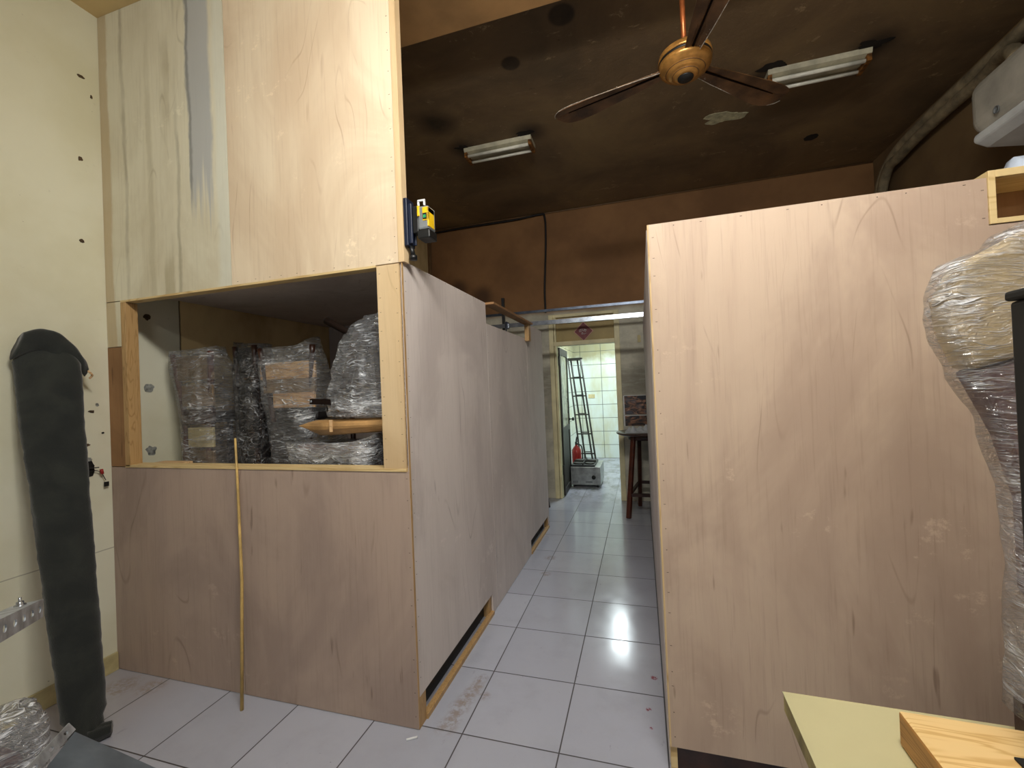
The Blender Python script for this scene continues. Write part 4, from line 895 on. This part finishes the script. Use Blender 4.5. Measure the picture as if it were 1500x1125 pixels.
# folded-over mouth of the bag
fp = [(-2.85, 1.32, 1.80), (-2.835, 1.39, 1.835), (-2.815, 1.44, 1.82), (-2.80, 1.495, 1.775), (-2.80, 1.54, 1.72), (-2.81, 1.565, 1.68)]
rs = []
pth = smooth_path(fp, 6)
for k, p in enumerate(pth):
    t_ = k / (len(pth) - 1); hw = 0.062 * (1 - 0.75 * t_) + 0.010; hv = 0.028 * (1 - 0.4 * t_)
    ring = []
    for i in range(20):
        a = 2 * math.pi * i / 20; f = 0.006 * noise.noise(Vector((math.cos(a) * 2, math.sin(a) * 2, t_ * 6)))
        ring.append(p + Vector((0, 0.35, 1)).normalized() * (hw + f) * math.cos(a) + Vector((1, 0, 0)) * (hv + f) * math.sin(a))
    rs.append(ring)
build('folded_top', MB().rings(rs), M['fabric'], fr_)
build('cord_end', MB().tube(smooth_path([(-2.80, 1.56, 1.69), (-2.79, 1.575, 1.672), (-2.80, 1.585, 1.66), (-2.81, 1.578, 1.645)], 4), 0.005, 6), M['board_wood'], fr_)
build('gathered_end', MB().rings([[Vector((-2.40, 1.345, 0.0)) + Vector((0.62, 0.78, 0)) * (u * 0.09) + Vector((-0.78, 0.62, 0)) * (math.cos(a) * 0.042 * (1 - 0.5 * u)) + Vector((0, 0, 0.032 + math.sin(a) * 0.030 * (1 - 0.4 * u) + 0.004 * math.sin(a * 6))) for a in [2 * math.pi * i / 20 for i in range(20)]] for u in (-0.4, -0.2, 0.0, 0.15, 0.3, 0.4, 0.45)]), M['fabric'], fr_)

# ------------------------------------------------------------------ galvanised stand, lower left foreground
gs = thing('galvanized_stand', 'galvanized steel stand with a slotted arm and tilted tray at the lower left edge', 'stand', (-1.45, 0.5, 0))
a = Vector((-1.515, 0.735, 0.980)); b = Vector((-1.02, 0.375, 1.125)); d = (b - a).normalized()
out_ = d.cross(Vector((0, 0, 1))).normalized()
if out_.dot(Vector((0.9, -0.3, 0))) < 0: out_ = -out_
def hole_bar(a, b, up, w, n, r, name, parent):
    """flat strip from a to b, width w along up, with n slot holes cut through (real openings)"""
    d = (b - a); l = d.length; d.normalize(); up = up.normalized(); nrm = d.cross(up).normalized(); th = 0.003
    mb = MB(); cell = l / n
    for k in range(n):
        s0 = a + d * (k * cell); cx = cell / 2
        outer = [(0, -w / 2), (cx, -w / 2), (cell, -w / 2), (cell, 0), (cell, w / 2), (cx, w / 2), (0, w / 2), (0, 0)]
        inner = [(cx + r * 1.6 * math.cos(t), r * math.sin(t)) for t in [math.radians(q) for q in (225, 270, 315, 0, 45, 90, 135, 180)]]
        for sgn in (-1, 1):
            P_ = [s0 + d * x + up * y + nrm * (sgn * th / 2) for x, y in outer + inner]
            mb.add(P_, [(i, (i + 1) % 8, 8 + (i + 1) % 8, 8 + i) for i in range(8)])
        A_ = [s0 + d * x + up * y - nrm * th / 2 for x, y in inner]; B_ = [s0 + d * x + up * y + nrm * th / 2 for x, y in inner]
        mb.add(A_ + B_, [(i, (i + 1) % 8, 8 + (i + 1) % 8, 8 + i) for i in range(8)])
    for e0, e1 in ((-w / 2, -w / 2), (w / 2, w / 2)):
        mb.add([a + up * e0 - nrm * th / 2, b + up * e0 - nrm * th / 2, b + up * e0 + nrm * th / 2, a + up * e0 + nrm * th / 2], [(0, 1, 2, 3)])
    for q in (a, b): mb.add([q - up * w / 2 - nrm * th / 2, q + up * w / 2 - nrm * th / 2, q + up * w / 2 + nrm * th / 2, q - up * w / 2 + nrm * th / 2], [(0, 1, 2, 3)])
    return build(name, mb, M['galv'], parent)
upv = Vector((0, 0, 1)) - d * d.z; upv.normalize()
hole_bar(a, b, upv, 0.045, 9, 0.0085, 'slotted_arm', gs)
build('arm_flange', MB().add([a + upv * 0.0225, b + upv * 0.0225, b + upv * 0.0225 - out_ * 0.05, a + upv * 0.0225 - out_ * 0.05 - d * -0.02, a + upv * 0.0195, b + upv * 0.0195, b + upv * 0.0195 - out_ * 0.05, a + upv * 0.0195 - out_ * 0.05 - d * -0.02], [(0, 1, 2, 3), (4, 5, 6, 7), (0, 4, 5, 1), (1, 5, 6, 2), (2, 6, 7, 3), (3, 7, 4, 0)]), M['galv'], gs)
bp = a.lerp(b, 0.12) + upv * 0.0225 - out_ * 0.025
build('bolt', MB().lathe([(0.011, 0), (0.011, 0.003), (0.007, 0.003), (0.007, 0.010), (0.003, 0.010), (0.003, 0.02), (0, 0.02)], bp, 12), M['steel'], gs)
c0 = Vector((-1.545, 0.803, 0.618)); c1 = Vector((-1.36, 0.59, 0.655)); 
hole_bar(c0, c1, Vector((0.0, -0.3, 0.6)), 0.032, 4, 0.006, 'slotted_edge', gs)
q0 = c0 + Vector((0.012, 0.0, -0.012)); q1 = c1 + Vector((0.02, 0.01, -0.015)); q2 = Vector((-1.08, 0.70, 0.52)); q3 = Vector((-1.28, 0.86, 0.50))
nz = Vector((0, 0, -0.003))
build('tray_sheet', MB().add([q0, q1, q2, q3, q0 + nz, q1 + nz, q2 + nz, q3 + nz], [(0, 1, 2, 3), (4, 7, 6, 5), (0, 4, 5, 1), (1, 5, 6, 2), (2, 6, 7, 3), (3, 7, 4, 0)]), M['galv_sheet'], gs)
build('upright', MB().box(-1.06, -1.02, 0.33, 0.37, 0.0, 1.13), M['galv'], gs)
build('cross_brace', MB().bar((-1.04, 0.37, 0.56), (-1.20, 0.72, 0.55), 0.03, 0.003).bar((-1.36, 0.60, 0.62), (-1.05, 0.36, 0.60), 0.03, 0.003), M['galv'], gs)
build('foot', MB().box(-1.25, -0.85, 0.33, 0.37, 0.0, 0.03).box(-1.06, -1.02, 0.10, 0.62, 0.0, 0.03), M['galv'], gs)

# film wrapped bundle at the lower left edge
wb = thing('wrapped_bundle', 'grey film wrapped bundle standing at the bottom left corner', 'bundle', (-1.93, 0.78, 0))
build('contents', MB().box(-2.05, -1.86, 0.60, 0.86, 0.0, 0.45), M['mauve'], wb, bevel=0.03)
build('stretch_film', wrap_mesh([(0.003, -1.95, 0.73, 0.13, 0.16), (0.30, -1.95, 0.73, 0.135, 0.17), (0.48, -1.955, 0.745, 0.12, 0.165), (0.545, -1.95, 0.80, 0.08, 0.11)], 41, 0.014), M['film_white'], wb)

# ------------------------------------------------------------------ cream table, pine slab, black post, wrapped high chair
ct = thing('cream_table', 'worktable with a pale yellow cream top at the lower right', 'table', (0.7, 0.8, 0))
tp = MB().prism([(0.292, 1.178), (1.25, 1.155), (1.25, 0.40), (0.285, 0.40)], 'z', 0.7475, 0.75)
build('tabletop', tp, M['cream_table'], ct)
build('top_core', MB().prism([(0.293, 1.177), (1.249, 1.154), (1.249, 0.401), (0.286, 0.401)], 'z', 0.705, 0.747), M['cream_edge'], ct, bevel=0.004)
for x, y in ((0.40, 0.5), (0.40, 1.08), (1.18, 0.5), (1.18, 1.06)): build('leg', MB().box(x - 0.02, x + 0.02, y - 0.02, y + 0.02, 0, 0.7045), M['black'], ct)
sl = MB()
pf = [(0.468, 1.06), (1.15, 1.035), (1.15, 0.42), (0.40, 0.42), (0.468, 0.90)]
sl.prism([(0.468, 1.062), (1.15, 1.037), (1.15, 0.52), (0.462, 0.52)], 'z', 0.751, 0.82)
slab = build('pine_slab', sl, [M['pine_slab'], M['slab_end']], bevel=0.006)
for p_ in slab.data.polygons:
    if p_.normal.x < -0.8: p_.material_index = 1
tag(slab, 'thick varnished pine slab lying on the cream table', 'slab')
bpst = thing('black_post', 'tall black metal post with a cap at the right edge of the photo', 'post', (0.68, 0.93, 0.8205))
build('post_body', MB().box(0.608, 0.708, 0.90, 0.955, 0.826, 1.612), M['black_metal'], bpst, bevel=0.006)
build('cap', MB().box(0.604, 0.713, 0.895, 0.96, 1.613, 1.630), M['black_metal'], bpst, bevel=0.005)
build('foot_plate', MB().box(0.592, 0.74, 0.85, 0.97, 0.8205, 0.8255), M['black_metal'], bpst, bevel=0.001)

hc = thing('wrapped_high_chair', 'upholstered chair wrapped in stretch film standing on the far edge of the cream table', 'chair', (0.72, 1.12, 0.75))
HY0, HY1 = 1.10, 1.19
sc_ = 1.195 / 1.3
def H(x, z): return (x * sc_ , 1.5 + (z - 1.5) * sc_)
build('cushion', MB().prism([H(0.70, 1.735), H(0.665, 1.66), H(0.672, 1.59), H(0.704, 1.498), H(0.86, 1.545), H(1.15, 1.62), H(1.15, 1.93), H(0.86, 1.82)], 'y', HY0 + 0.008, HY1 - 0.008), M['beige_fabric'], hc, bevel=0.012, seg=3)
build('backrest', MB().prism([H(0.706, 1.496), H(0.86, 1.543), H(1.15, 1.62), H(1.15, 0.85), H(0.90, 0.85), H(0.80, 1.0), H(0.80, 1.2), H(0.765, 1.35)], 'y', HY0 + 0.015, HY1 - 0.012), M['mauve'], hc, bevel=0.008)
build('leg', MB().box(0.700, 0.745, 1.105, 1.14, 0.7505, 0.83), M['dark_wood'], hc)
build('leg', MB().box(0.90, 0.95, 1.115, 1.15, 0.7505, 0.90), M['dark_wood'], hc)
keys = []
def K(zpx, xl): 
    x, z = H(xl, zpx); xr = 1.05; keys.append((z, (x + xr) / 2, 1.145, (xr - x) / 2, 0.052))
K(0.735, 0.762); K(0.9, 0.768); K(1.05, 0.775); K(1.21, 0.770); K(1.372, 0.738); K(1.496, 0.688); K(1.59, 0.652); K(1.665, 0.648); K(1.735, 0.675); K(1.78, 0.76); K(1.85, 0.88)
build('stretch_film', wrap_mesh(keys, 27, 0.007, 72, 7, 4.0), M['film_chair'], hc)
